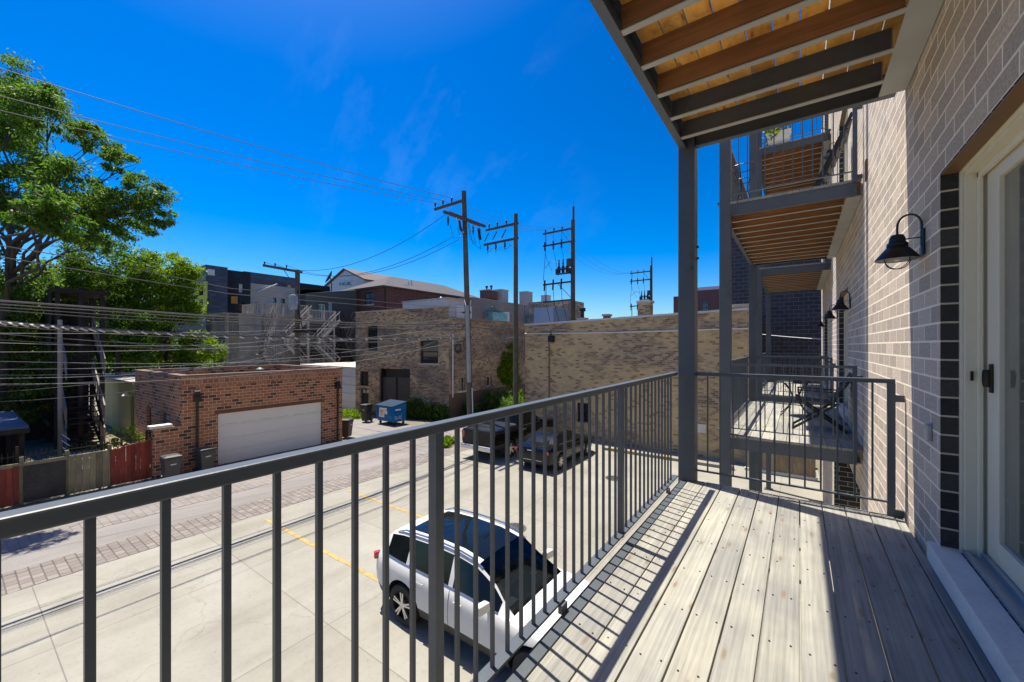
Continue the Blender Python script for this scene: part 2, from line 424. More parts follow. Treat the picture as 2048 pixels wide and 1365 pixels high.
def sheet(name, poly, z, mat, kind='structure'):
    mb = MB(); n = len(poly)
    mb.add([(p[0], p[1], z) for p in poly] + [(p[0], p[1], z - .3) for p in poly], [tuple(range(n)), tuple(reversed(range(n, 2 * n)))] + [(i, n + i, n + (i + 1) % n, (i + 1) % n) for i in range(n)])
    o = mb.build(name, mat); o['kind'] = kind; return o
def rect(x0, x1, y0, y1): return [(x0, y0), (x1, y0), (x1, y1), (x0, y1)]
sheet('ground', rect(-1500, 900, -900, 1800), -.012, EARTH)
sheet('alley', rect(-20.45, -13.45, -60, 120), -.004, ASPH)
sheet('side_alley', rect(-75, -20.3, 13.4, 17.9), -.006, ASPH)
sheet('parking_lot', rect(-13.5, .66, -40, 21.5), .0, CONC)
for x0, x1, y1 in ((-14.75, -13.5, 19), (-17.2, -16.2, 16.5)):
    m = MB(); y = -12.0; k = 0
    top, bot = [], []
    while y < y1:
        top.append((x0 - random.uniform(0, .10), y)); bot.append((x1 + random.uniform(-.09, .02), y)); y += random.uniform(.2, .6); k += 1
    o = sheet('brick_paver_strip', bot + top[::-1], .003 + (0.001 if x0 < -15 else 0), COBB if x0 > -15 else COBB2)
YEL = plain('yellow road paint', (.36, .25, .09), .85, 0, .35, 6, fine=.45)
def marking(x0, x1, y0, y1, label, z=.006):
    m = MB(); n = 14; 
    xs_ = [x0 + (x1 - x0) * i / n for i in range(n + 1)]; lo_ = [(x, y0 + random.uniform(-.012, .012)) for x in xs_]; hi_ = [(x, y1 + random.uniform(-.012, .012)) for x in xs_]
    m.prism(lo_ + hi_[::-1], z - .004, z)
    o = m.build('parking_line', YEL); tag(o, label, 'road marking'); return o
marking(-13.0, -7.0, 5.52, 5.63, 'yellow painted bay line running behind the white car')
marking(-13.2, -8.4, 8.35, 8.46, 'faint yellow bay line on the concrete beyond the white car')
marking(-8.05, -7.95, 14.3, 18.9, 'yellow bay line along the right side of the black sedan')
# kerb with yellow ends at the foot of the tan wall
kb = MB(); kb.box(-8.0, -2.2, 19.05, 19.25, -.02, .14)
kt = thing('wheel_stop_kerb', 'low concrete kerb with worn yellow patches before the tan brick wall', 'kerb', (-5, 19.1, 0))
kb.build('kerb_body', CONC, kt, bevel=.02)
for x in (-7.7, -6.7, -5.1, -4.4): MB().box(x, x + .32, 19.045, 19.255, .02, .144).build('yellow_patch', YEL, kt)
# drains
IRON = plain('cast iron', (.09, .085, .08), .7, .3, .3, 12)
def drain(c, r, label):
    t = thing('drain_cover', label, 'drain', (c.x, c.y, 0))
    m = MB(); n = 28
    for k0, k1 in ((.82, 1.0), (.62, .70)):
        for i in range(n):
            a, b = 2 * math.pi * i / n, 2 * math.pi * (i + 1) / n
            pts = [(c.x + r * k * math.cos(t_), c.y + r * k * math.sin(t_)) for k, t_ in ((k0, a), (k1, a), (k1, b), (k0, b))]
            m.prism(pts, .0, .014)
    m.build('rim', IRON, t)
    g = MB()
    for i in range(-4, 5):
        x = i * r * .14; h = math.sqrt(max(0, (.6 * r) ** 2 - x * x)); g.box(c.x + x - r * .035, c.x + x + r * .035, c.y - h, c.y + h, .001, .012)
    for a in range(0, 360, 45):
        g.bar((c.x + .7 * r * math.cos(R(a)), c.y + .7 * r * math.sin(R(a)), .008), (c.x + .83 * r * math.cos(R(a)), c.y + .83 * r * math.sin(R(a)), .008), r * .1, .012)
    g.build('grate', IRON, t)
    MB().lathe((c.x, c.y, .0), [(r * .8, .001), (r * .8, .004)], 24).build('well', BLACK, t)
drain(onZ(1029, 1057), .34, 'round iron drain cover near the front of the white car')
drain(onZ(1226, 957), .30, 'round iron drain cover farther off, right of the black sedan')
# ------------------------------------------------------------------ our building, columns, balconies
WX = .66
FL = 3.42; LZ = 3.89                 # storey height, top of the deck we stand on
SKYBL = plain('anodised track', (.42, .44, .45), .35, .6, .06, 3)

def wall_holes(mb, P, s0, s1, z0, z1, holes, depth, mi=0, mr=None):
    """wall face with real openings; P(s, z, d) gives a point, d into the wall; z1 may be a function of s"""
    if mr is None: mr = mi
    top = z1 if callable(z1) else (lambda s: z1)
    ss = sorted({s0, s1} | {h[0] for h in holes} | {h[1] for h in holes})
    zz = sorted({z0} | {h[2] for h in holes} | {h[3] for h in holes})
    zz = [z for z in zz if z >= z0 - 1e-6]
    for i in range(len(ss) - 1):
        for j in range(len(zz)):
            a, b = ss[i], ss[i + 1]; c = zz[j]
            last = j == len(zz) - 1
            d = zz[j + 1] if not last else None
            ms = (a + b) / 2; mz = (c + (d if d else top(ms))) / 2
            if any(h[0] < ms < h[1] and h[2] < mz < h[3] for h in holes): continue
            da, db = (d, d) if not last else (top(a), top(b))
            mb.quad(P(a, c, 0), P(b, c, 0), P(b, db, 0), P(a, da, 0), mi)
    for a, b, c, d in [h[:4] for h in holes]:
        mb.quad(P(a, c, 0), P(a, d, 0), P(a, d, depth), P(a, c, depth), mr)
        mb.quad(P(b, d, 0), P(b, c, 0), P(b, c, depth), P(b, d, depth), mr)
        mb.quad(P(a, d, 0), P(b, d, 0), P(b, d, depth), P(a, d, depth), mr)
        mb.quad(P(b, c, 0), P(a, c, 0), P(a, c, depth), P(b, c, depth), mr)

bld = thing('apartment_building', 'grey brick apartment building with patio doors, the wall right beside the deck', 'building', (WX, 5, 0))
holes = [(.9, 3.3, 4.046, 6.185), (8.6, 10.4, 4.046, 6.185), (13.8, 16.0, 4.046, 6.185)]
holes += [(a, b, c + FL, d + FL) for a, b, c, d in holes] + [(8.6, 10.4, 4.046 + 2 * FL, 6.185 + 2 * FL), (13.8, 16.0, 4.046 + 2 * FL, 6.185 + 2 * FL)]
gar = (6.9, 11.8, 0, 3.3)
mb = MB()
PW = lambda s, z, d: (WX + d, s, z)
wall_holes(mb, PW, -9, 18.2, 0, 15.2, holes + [gar], .10, 0, 1)
mb.quad((WX, 18.2, 0), (13, 18.2, 0), (13, 18.2, 15.2), (WX, 18.2, 15.2))
mb.quad((WX, -9, 0), (WX, -9, 15.2), (13, -9, 15.2), (13, -9, 0))
mb.quad((WX, -9, 15.2), (WX, 18.2, 15.2), (13, 18.2, 15.2), (13, -9, 15.2))
mb.quad((13, -9, 0), (13, -9, 15.2), (13, 18.2, 15.2), (13, 18.2, 0))
mb.build('wall', [WALLB, JAMBB], bld)
gm = MB()
gm.quad((WX + .10, 11.8, 0), (WX + .10, 11.8, 3.3), (WX + .6, 11.8, 3.3), (WX + .6, 11.8, 0), 0)
gm.build('entry_reveal', [JAMBB], bld)
MB().box(WX + .5, WX + .56, 6.9, 11.8, 0, 3.3).build('entry_door', GREYP, bld)
mb = MB(); mb.box(WX + .45, WX + .5, 11.6, 11.8, 0, 3.3); mb.build('door_frame', VINYL, bld)
MB().box(WX - .01, WX + .16, -9, 18.2, 15.2, 15.3).build('coping', STONE, bld)

def patio_door(y0, y1, z0, z1, detail=False):
    d = MB()
    f = .045
    X0 = WX + .085
    d.box(X0, X0 + .14, y1 - f, y1 + .004, z0, z1 + .003); d.box(X0, X0 + .14, y0 - .004, y0 + f, z0, z1 + .003)
    d.box(X0, X0 + .14, y0 + f, y1 - f, z1 - f, z1 + .003)
    # stops and grooves of the frame
    d.box(X0 - .012, X0, y1 - .024, y1 + .004, z0, z1); d.box(X0 + .045, X0 + .065, y1 - f - .022, y1 - f, z0, z1 - f)
    d.box(X0 + .045, X0 + .065, y0 + f, y1 - f, z1 - f - .03, z1 - f); d.box(X0 - .012, X0, y0, y1 - .024, z1 - .024, z1)
    fr = d.build('patio_door', VINYL, bld, bevel=.003)
    t = MB(); t.box(X0 - .005, X0 + .015, y0, y1 - .03, z0 + .001, z0 + .03); t.box(X0 + .055, X0 + .095, y0, y1 - .06, z0 + .001, z0 + .042); t.box(X0 + .015, X0 + .20, y0, y1, z0 - .01, z0 + .012)
    t.build('track', SKYBL, fr, bevel=.003)
    p = MB(); xs = X0 + .075
    st = .15; ye = y1 - .075; ys = (y0 + y1) / 2 - .03
    p.box(xs, xs + .045, ye - st, ye, z0 + .045, z1 - f - .01); p.box(xs, xs + .045, ys, ys + st, z0 + .045, z1 - f - .01)
    p.box(xs, xs + .045, ys + st, ye - st, z0 + .045, z0 + .16); p.box(xs, xs + .045, ys + st, ye - st, z1 - f - .09, z1 - f - .01)
    p.build('sliding_sash', VINYL, fr, bevel=.004)
    g = MB(); g.box(xs + .02, xs + .026, ys + st, ye - st, z0 + .16, z1 - f - .09); g.build('pane', DGLASS if not detail else DOORG, fr)
    p = MB(); p.box(xs + .07, xs + .11, y0 + f, ys + .08, z0 + .045, z1 - f - .01); p.build('fixed_sash', VINYL, fr)
    b = MB()
    for k in range(int((y1 - y0) / .09)):
        yy = y0 + .06 + k * .09; b.obox((xs + .17, yy, (z0 + z1) / 2), (.008, .044, 0), (.002, 0, 0), (0, 0, (z1 - z0) / 2 - .05))
    b.build('blind', BLIND, fr)
    if detail:
        h = MB(); yy = ye - .075; zc = 5.2 - .17
        h.box(xs - .012, xs, yy - .016, yy + .016, zc - .075, zc + .075); h.lathe((xs - .02, yy, zc), [(.016, -.045), (.019, -.02), (.019, .02), (.016, .045)], 8)
        h.build('handle', IRONH, fr, bevel=.004)
        MB().box(X0 + .02, X0 + .03, y1 - f - .012, y1 - f, zc - .02, zc + .03).build('latch', BLACK, fr)
    l = MB(); l.box(WX + .004, WX + .085, y0 - .02, y1 + .02, z1 - .012, z1 - .003); l.build('lintel', LINTEL, fr)
    s = MB(); s.box(WX - .045, X0 - .01, y0 - .6 if detail else y0 - .05, y1 + .06, z0 - .10, z0 + .004); s.build('stone_sill', STONE, fr, bevel=.004)
DOORG = glassy('patio door glass', (.16, .15, .11), .03)
IRONH = plain('bronze handle', (.035, .026, .018), .4, .6, .2, 20)
for i, h in enumerate(holes): patio_door(*h, detail=(i == 0))
t = MB(); t.box(WX - .028, WX, 3.46, 3.52, 4.62, 4.72); t.build('outlet_box', SKYBL, bld, bevel=.006)
t = MB(); t.box(WX - .02, WX, 6.28, 6.36, 7.15, 7.4); t.build('wall_vent', LINTEL, bld, bevel=.004)

# ---- columns
def column(y, label, top=14.2):
    t = thing('steel_column', label, 'column', (-.89, y, 0), 'steel columns carrying the balconies')
    m = MB(); m.box(-.965, -.815, y - .075, y + .075, 0, top); m.build('shaft', STEEL, t, bevel=.006)
    MB().box(-1.02, -.76, y - .13, y + .13, 0, .02).build('base_plate', STEEL, t)
    b = MB()
    for z in (5.95, 6.06):
        b.lathe((-.85, y - .075, z), [(.016, -.018), (.016, 0)], 6, 'y'); b.lathe((-.79, y, z + .1), [(.012, -.03), (.012, .0)], 6, 'x')
    b.build('bolt', STEEL, t)
    return t
column(4.245, 'nearest grey steel column, at the outer far corner of the deck in front')
column(6.755, 'second grey steel column, standing free before the middle balcony')
column(11.16, 'third grey steel column at the far corner of the middle balcony')
column(12.9, 'fourth grey steel column, at the near corner of the farthest balcony')
column(17.3, 'thin looking last grey steel column before the dark block wall')
column(-.7, 'grey steel column at the near corner of the deck, behind the viewer')

# ---- balconies
def balcony(y0, y1, zt, label, rails=True, near=True, far=True, joists=True, detail=False):
    t = thing('balcony', label, 'balcony', (-.15, (y0 + y1) / 2, zt), 'steel and timber balconies of the grey brick building')
    d = MB(); x = -.875
    ends = []
    while x < .6:
        x1 = min(x + .1405, .645); x0 = x
        d.box(x0, x1, y0 + random.uniform(.0, .004), y1 + random.uniform(0, .006), zt - .034, zt + random.uniform(-.002, .0015)); x += .1475
    d.build('deck', DECK, t, bevel=.003 if detail else 0)
    zb = zt - .20; zf = zt - .036
    if detail and rails:
        sc_ = MB(); xk = -.875
        while xk < .55:
            yk = y1 - .09
            while yk > y0 + .1:
                for dx in (.03, .11): sc_.lathe((xk + dx + random.uniform(-.006, .006), yk + random.uniform(-.012, .012), zt - .001), [(.0046, 0), (.0046, .0032), (.002, .0036)], 6)
                yk -= .405
            xk += .1475
        sc_.build('screw_heads', BLACK, t)['kind'] = 'stuff'
    b = MB(); a, e = y0 + .06, y1 - .035
    b.box(-.945, -.935, a, e, zb, zt - .006); b.box(-.935, -.885, a, e, zb, zb + .01); b.box(-.935, -.885, a, e, zt - .016, zt - .006)
    b.build('outer_beam', STEEL, t)
    for nm, yy, s in (('end_beam', y1 - .02, -1), ('end_beam', y0 + .02, 1)):
        b = MB(); b.box(-.81, .60, yy - .005, yy + .005, zb, zf); b.box(-.81, .60, yy + s * .005, yy + s * .055, zb, zb + .01); b.box(-.81, .60, yy + s * .005, yy + s * .055, zf - .01, zf)
        for xx in (-.77, .55):
            for zz in (.055, .125): b.lathe((xx, yy - s * .005, zb + zz), [(.02, 0), (.02, -s * .016)], 6, 'y')
            b.box(xx - .05, xx + .05, yy - s * .009, yy - s * .005, zb + .02, zb + .16)
        b.build(nm, STEEL, t)
    l = MB(); l.box(.50, .655, y0 + .08, y1 - .08, zb, zb + .012); l.box(.643, .655, y0 + .08, y1 - .08, zb + .012, zf); l.build('ledger', STEEL_BOUNCE, t)
    if joists:
        yy = y1 - .275; k = 0; st = None; wd = None
        while yy > y0 + .1:
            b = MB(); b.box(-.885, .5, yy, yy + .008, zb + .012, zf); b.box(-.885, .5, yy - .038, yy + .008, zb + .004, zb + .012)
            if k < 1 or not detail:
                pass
            j = b.build('joist', STEEL_BOUNCE if not (detail and k < 2) else STEEL_BOUNCE, t)
            if not (detail and k < 2):
                c = MB(); c.box(-.88, .49, yy - .036, yy - .002, zb + .02, zf); c.build('nailer', JOIST, j)
            else:
                c = MB(); c.box(-.88, .49, yy - .008, yy - .001, zb + .014, zf); c.build('web', STEEL, j)
            yy -= .385; k += 1
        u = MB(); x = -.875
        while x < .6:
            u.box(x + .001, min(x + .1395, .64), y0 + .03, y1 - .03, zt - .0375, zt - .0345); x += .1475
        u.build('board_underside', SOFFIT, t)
    if not rails: return t
    rz = zt + 1.055; bz = zt + .05
    X = -.98
    r = MB(); r.box(X - .022, X + .022, y0 + .1, y1 - .11, rz - .033, rz); rail = r.build('side_railing', STEEL, t, bevel=.005 if detail else 0)
    q = MB(); q.box(X - .026, X + .026, y0 + .1, y1 - .11, bz - .012, bz); q.build('bottom_rail', STEEL, rail)
    n0 = math.ceil((y0 + .12 - .143) / .1003)
    bal = MB(); yb = .143 + .1003 * n0 if detail else y0 + .16
    cnt = int((y1 - .2 - yb) / .1003)
    first = None; post = None
    for k in range(cnt + 1):
        yy = yb + k * .1003
        isp = (n0 + k - 8) % 17 == 0 if detail else (k % 17 == 8)
        if isp:
            if post is None:
                p = MB(); p.box(X - .018, X + .018, yy - .018, yy + .018, bz - .03, rz - .033); post = p.build('post', STEEL, rail); py0 = yy
            else: inst(post, (0, yy - py0, 0))
        elif first is None:
            p = MB(); p.box(X - .0068, X + .0068, yy - .0068, yy + .0068, bz, rz - .033); first = p.build('baluster', STEEL, rail); fy0 = yy
        else: inst(first, (0, yy - fy0, 0))
    b = MB()
    for yy in (y0 + .5, (y0 + y1) / 2, y1 - .5): b.box(X + .02, -.94, yy - .03, yy + .03, bz - .05, bz - .013)
    b.build('bracket', STEEL, rail)
    for on, yy in ((far, y1 - .01), (near, y0 + .01)):
        if not on: continue
        r = MB(); r.box(-.81, .603, yy - .02, yy + .02, rz - .035, rz); rl = r.build('end_railing', STEEL, t, bevel=.004 if detail else 0)
        q = MB(); q.box(-.81, .56, yy - .014, yy + .014, zt + .098, zt + .110); q.build('bottom_rail', STEEL, rl)
        p = MB(); p.box(.558, .603, yy - .022, yy + .022, zt - .03, rz - .035); p.build('post', STEEL, rl)
        p = MB(); p.box(.466, .479, yy - .0065, yy + .0065, zt + .11, rz - .035); bb = p.build('baluster', STEEL, rl)
        for k in range(1, 12): inst(bb, (-.1075 * k, 0, 0))
        p = MB(); p.box(.603, .655, yy - .015, yy + .015, zt + .88, zt + .93); p.box(.603, .655, yy - .015, yy + .015, zt + .0, zt + .05); p.build('wall_bracket', STEEL, rl)
    return t
balcony(-.7, 4.24, LZ, 'sunlit timber deck balcony in the foreground with grey steel railing', near=False, joists=False, detail=True)
balcony(-.7, 4.24, LZ + FL, 'balcony directly overhead, seen from below with amber board undersides', rails=False, detail=True)
balcony(6.68, 11.24, LZ, 'middle balcony at deck level carrying the black folding chair', joists=False)
balcony(12.82, 17.38, LZ, 'farthest balcony at deck level, beyond the folding chair', joists=False)
balcony(6.68, 11.24, LZ + FL, 'balcony one floor up beyond the overhead deck, black chairs leaning on it')
balcony(12.82, 17.38, LZ + FL, 'small looking farthest balcony one floor up, before the dark block wall', rails=True)
balcony(12.82, 17.38, LZ + 2 * FL - .16, 'topmost balcony with the yellow flower box on its edge')

# ---- wall lamps
BULB = plain('lamp bulb', (.75, .70, .55), .3, 0, .05, 9)
SHADEIN = plain('lamp shade inside', (.42, .36, .22), .4, 0, .1, 9)
def barn_lamp(y, z, label):
    t = thing('wall_lamp', label, 'wall lamp', (WX, y, z), 'black gooseneck lamps along the brick wall')
    cx = WX - .128; n = 20
    m = MB()
    m.lathe((cx, y, z), [(.012, .15), (.03, .148), (.040, .128), (.043, .100), (.040, .098), (.052, .094), (.055, .070), (.050, .068), (.060, .060), (.113, -.010), (.114, -.016)], 24)
    m.build('lamp_shade', BLACK, t, smooth=True)
    m = MB(); m.lathe((cx, y, z - .004), [(.05, .055), (.111, -.0135), (.109, -.0135), (.048, .05)], 24); m.build('shade_lining', SHADEIN, t, smooth=True)
    m = MB(); m.lathe((cx, y, z), [(.008, .05), (.02, .04), (.026, .01), (.022, -.012), (.008, -.022)], 12); m.build('bulb', BULB, t, smooth=True)
    a = MB()
    pts = [(cx, y, z + .14)]
    for k in range(0, 13):
        th = R(180 - k * 15); pts.append((cx + .058 + .058 * math.cos(th), y, z + .20 + .075 * math.sin(th)))
    pts += [(WX - .012, y, z + .17), (WX - .012, y, z + .06)]
    a.tube(pts, .0065, 8); a.tube([(cx, y, z + .115), (WX - .01, y, z + .118)], .004, 6)
    a.build('gooseneck_arm', BLACK, t, smooth=True)
    p = MB(); p.box(WX - .014, WX, y - .032, y + .032, z + .0, z + .17); p.build('wall_plate', BLACK, t, bevel=.006)
    c = MB()
    for ang in (0, 90):
        ps = []
        for k in range(0, 13):
            th = math.pi + math.pi * k / 12; rr = .088 * math.cos(th)
            ps.append((cx + rr * math.cos(R(ang + 35)), y + rr * math.sin(R(ang + 35)), z - .008 + .068 * math.sin(th)))
        c.tube(ps, .0028, 5)
    c.build('wire_guard', BLACK, t, smooth=True)
    return t
z0 = G + .585
barn_lamp(3.66, z0, 'large black gooseneck barn lamp beside the nearest patio door')
barn_lamp(8.2, z0, 'black barn lamp on the wall of the middle balcony, just past the sunlit strip')
barn_lamp(10.8, z0, 'third black barn lamp along the wall, between two others')
barn_lamp(15.2, z0, 'smallest, farthest black barn lamp at deck level')
barn_lamp(10.85, z0 + FL, 'black barn lamp one floor up behind the leaning chairs')

# ---- furniture on the middle balcony
def folding_chair(loc, rot, label, cat='chair', group=None, cloth=(.12, .105, .08)):
    t = thing('folding_chair', label, cat, loc, group)
    base = Vector(loc)
    fr = MB()
    B = lambda x, y, z: base + Vector((x * math.cos(rot) - y * math.sin(rot), x * math.sin(rot) + y * math.cos(rot), z))
    for s in (-.23, .23):
        fr.bar(B(-.30, s, .01), B(.27, s * .95, .44), .022, .035); fr.bar(B(.36, s * .9, .01), B(-.26, s * .9, .50), .022, .035)
        fr.bar(B(.18, s, .40), B(.52, s, 1.02), .022, .035); fr.bar(B(-.24, s * 1.05, .62), B(.33, s * 1.05, .60), .03, .02)
        fr.bar(B(-.2, s * 1.05, .42), B(-.23, s * 1.05, .62), .02, .02)
    for x, z in ((-.30, .012), (.36, .012), (-.26, .45), (.52, 1.02), (.2, .4)): fr.bar(B(x, -.22, z), B(x, .22, z), .022, .022)
    fr.build('frame', BLACK, t)
    s = MB(); s.obox(B(-.02, 0, .455), (B(.24, 0, -.02) - B(0, 0, 0)), (B(0, .21, 0) - B(0, 0, 0)), Vector((0, 0, .008))); s.build('seat', SLING, t)
    s = MB(); d = (B(.50, 0, .98) - B(.20, 0, .45)); nrm = d.cross(B(0, .21, 0) - B(0, 0, 0)).normalized()
    s.obox((B(.50, 0, .98) + B(.20, 0, .45)) / 2, d / 2, (B(0, .21, 0) - B(0, 0, 0)), nrm * .008); s.build('backrest', SLING, t)
    return t
SLING = plain('olive black sling', (.07, .062, .048), .8, 0, .2, 6)
folding_chair((.22, 8.0, LZ), R(0), 'black folding chair with tilted sling back on the middle balcony')
# low table with curved iron scroll legs
tb = thing('scroll_table', 'small black iron table with scrolled legs beside the folding chair', 'table', (-.05, 9.3, LZ))
m = MB(); m.lathe((-.05, 9.3, LZ + .62), [(.30, 0), (.31, .01), (.30, .02)], 20); m.build('table_top', BLACK, tb)
for k in range(4):
    a0 = R(45 + 90 * k); ps = []
    for i in range(11):
        u = i / 10; rr = .26 - .22 * math.sin(math.pi * u) + .06 * u; ps.append((-.05 + rr * math.cos(a0), 9.3 + rr * math.sin(a0), LZ + .62 - .61 * u))
    m = MB(); m.tube(ps, .010, 5); m.build('leg', BLACK, tb)
# chairs folded and leaning one floor up
for i, (yy, lab) in enumerate(((7.35, 'black folded chair leaning on the wall one floor up, nearer of the pair'), (7.75, 'black folded chair leaning on the wall one floor up, farther of the pair'))):
    t = thing('folded_chair', lab, 'chair', (.4, yy, LZ + FL), 'folded chairs one floor up')
    z = LZ + FL; m = MB(); lean = .46
    for s in (0, .38): m.bar((WX - .04 - lean, yy + s, z), (WX - .05, yy + s, z + 1.15), .03, .04)
    for s in (.05, .33): m.bar((WX - .10 - lean, yy + s, z + .02), (WX - .12, yy + s, z + 1.0), .03, .04)
    for k in range(9):
        f = .12 + k * .1; m.bar((WX - .04 - lean * (1 - f), yy, z + 1.15 * f), (WX - .04 - lean * (1 - f), yy + .38, z + 1.15 * f), .055, .012)
    m.build('frame', BLACK, t)
    m = MB(); c = Vector((WX - .055 - lean * .5, yy + .19, z + .56)); m.obox(c, (.19, 0, .45), (0, .17, 0), (.010, 0, -.004)); m.build('seat', BLACKP, t)
# wire plant stand at the outer corner one floor up
t = thing('wire_stand', 'thin looped wire stand at the outer corner one floor up', 'stand', (-.72, 7.1, LZ + FL))
z = LZ + FL; m = MB()
for zz, rr in ((.62, .17), (.42, .12)):
    m = MB(); m.tube([(-.70 + rr * math.cos(R(a)), 7.1 + rr * math.sin(R(a)), z + zz) for a in range(0, 361, 20)], .007, 5); m.build('hoop', BLACK, t)
for a in (20, 140, 260):
    m = MB(); m.tube([(-.70 + (.17 - .1 * math.sin(math.pi * u)) * math.cos(R(a)), 7.1 + (.17 - .1 * math.sin(math.pi * u)) * math.sin(R(a)), z + .62 * (1 - u)) for u in [i / 8 for i in range(9)]], .007, 5); m.build('leg', BLACK, t)
# ------------------------------------------------------------------ generic buildings from a footprint
class Pl:
    def __init__(s, a, b):
        s.a = Vector(a); d = Vector(b) - s.a; s.L = d.length; s.t = d.normalized(); s.n = Vector((s.t.y, -s.t.x))
    def P(s, u, z, d=0.0):
        q = s.a + s.t * u - s.n * d; return Vector((q.x, q.y, z))
    def pix(s, px, py):
        r = ray(px, py); k = s.a.dot(s.n) / (r.x * s.n.x + r.y * s.n.y)
        q = Vector((r.x * k, r.y * k)); return (q - s.a).dot(s.t), G + r.z * k
    def op(s, x0, y0, x1, y1):
        xm, ym = (x0 + x1) / 2, (y0 + y1) / 2
        a = s.pix(x0, ym)[0]; b = s.pix(x1, ym)[0]; c = s.pix(xm, y1)[1]; d = s.pix(xm, y0)[1]
        return (min(a, b), max(a, b), min(c, d), max(c, d))
def inset(poly, w):
    n = len(poly); out = []
    for i in range(n):
        p0, p1, p2 = Vector(poly[i - 1]), Vector(poly[i]), Vector(poly[(i + 1) % n])
        d1 = (p1 - p0).normalized(); d2 = (p2 - p1).normalized()
        n1 = Vector((-d1.y, d1.x)); n2 = Vector((-d2.y, d2.x)); b = (n1 + n2); b = b / max(.2, b.dot(n1))
        out.append(p1 + b * w)
    return out
def block(poly, z0, z1, parent, mat, holes={}, depth=.18, parapet=.45, cap=None, roofm=None, tops={}, name='wall', capw=.04):
    n = len(poly); mb = MB(); ins = inset(poly, .28)
    T = lambda i: tops.get(i, z1)
    def ztop(i, s, L):
        t = T(i)
        return (t[0] + (t[1] - t[0]) * s / L) if isinstance(t, tuple) else t
    for i in range(n):
        pl = Pl(poly[i], poly[(i + 1) % n]); hs_ = holes.get(i, [])
        wall_holes(mb, pl.P, 0, pl.L, z0, (lambda s, i=i, L=pl.L: ztop(i, s, L)), hs_, depth, 0, 0)
        p2 = Pl(ins[i], ins[(i + 1) % n]); za, zb = ztop(i, 0, 1), ztop(i, 1, 1)
        mb.quad(p2.P(p2.L, zb - parapet), p2.P(p2.L, zb), p2.P(0, za), p2.P(0, za - parapet))
        mb.quad(pl.P(0, za), pl.P(pl.L, zb), p2.P(p2.L, zb), p2.P(0, za))
    w = mb.build(name, mat, parent)
    r = MB(); r.add([(p[0], p[1], z1 - parapet * .9) for p in ins], [tuple(range(n))]); r.build('roof', roofm or ROOFM, parent)
    if cap:
        c = MB(); out = inset(poly, -capw); ins2 = inset(poly, .30)
        for i in range(n):
            j = (i + 1) % n; za, zb = ztop(i, 0, 1), ztop(i, 1, 1)
            vs = []
            for q, z in ((out[i], za), (out[j], zb), (ins2[j], zb), (ins2[i], za)):
                vs += [(q[0], q[1], z + .004), (q[0], q[1], z + .07)]
            c.add(vs, [(0, 2, 3, 1), (2, 4, 5, 3), (4, 6, 7, 5), (6, 0, 1, 7), (1, 3, 5, 7), (0, 6, 4, 2)])
        c.build('coping', cap, parent)
    return w
def window(pl, op, depth, parent, frame=None, glass=None, sash=True, sill=None, name='window', fw=.07, mull=0):
    a, b, c, d = op; frame = frame or WHITE; d0 = depth - .06
    m = MB()
    def bx(u0, u1, v0, v1, e0, e1, mm=m):
        ps = [pl.P(u, v, e) for e in (e0, e1) for v in (v0, v1) for u in (u0, u1)]
        mm.add(ps, [(0, 1, 3, 2), (4, 6, 7, 5), (0, 4, 5, 1), (2, 3, 7, 6), (0, 2, 6, 4), (1, 5, 7, 3)])
    bx(a - .01, a + fw, c, d, d0, depth + .02); bx(b - fw, b + .01, c, d, d0, depth + .02); bx(a + fw, b - fw, d - fw, d + .01, d0, depth + .02); bx(a + fw, b - fw, c - .01, c + fw, d0, depth + .02)
    if sash: bx(a + fw, b - fw, (c + d) / 2 - fw * .35, (c + d) / 2 + fw * .35, d0 + .01, depth + .02)
    for k in range(mull):
        u = a + (b - a) * (k + 1) / (mull + 1); bx(u - fw * .3, u + fw * .3, c + fw, d - fw, d0 + .012, depth + .02)
    f = m.build(name, frame, parent)
    g = MB(); bx(a + fw * .5, b - fw * .5, c + fw * .5, d - fw * .5, depth - .005, depth + .015, g); g.build('pane', glass or DGLASS, f)
    if sill:
        s = MB(); bx(a - .12, b + .12, c - .12, c - .002, -.06, .1, s); s.build('sill', sill, f)
    return f
ROOFM = plain('flat roofing', (.10, .095, .09), .9, 0, .25, 1.2, fine=.1)
RBR = brick('red garage brick', [(.40, .15, .065), (.46, .19, .09), (.36, .13, .06), (.44, .18, .085), (.10, .05, .035), (.43, .17, .08), (.38, .14, .065), (.13, .065, .042)], (.66, .48, .32), .29, .135, .0105, .10, (.2, .1, .07), .6)
RBR2 = brick('rowlock garage brick', [(.36, .16, .08), (.31, .12, .06), (.40, .19, .10)], (.58, .43, .31), .20, .20, .009, .1, (.2, .1, .07), .6)
BBR = brick('brown common brick', [(.42, .275, .155), (.58, .42, .24), (.23, .14, .08), (.62, .47, .285), (.48, .33, .185)], (.50, .385, .25), .24, .105, .008, .45, (.10, .09, .085), .7, stain_scale=.28, pal2=[(.30, .23, .17), (.16, .115, .085), (.24, .18, .13), (.12, .09, .075)])
TBR = brick('tan common brick', [(.66, .475, .245), (.70, .515, .275), (.61, .435, .22), (.64, .465, .24), (.68, .495, .265), (.63, .455, .235), (.32, .20, .105)], (.60, .445, .25), .25, .092, .006, .30, (.21, .165, .125), .6, stain_scale=.22, pal2=[(.50, .38, .24), (.22, .15, .10), (.42, .32, .21), (.17, .12, .085), (.38, .28, .20)])
MBR = brick('maroon brick', [(.15, .055, .04), (.20, .075, .055), (.12, .045, .035)], (.22, .14, .115), .205, .075, .006, .2, (.1, .05, .04), .4)
DBL = brick('dark painted block', [(.035, .038, .055), (.028, .03, .046), (.042, .045, .064)], (.17, .185, .23), .40, .20, .008, .3, (.02, .02, .03), .5, rough=.6)
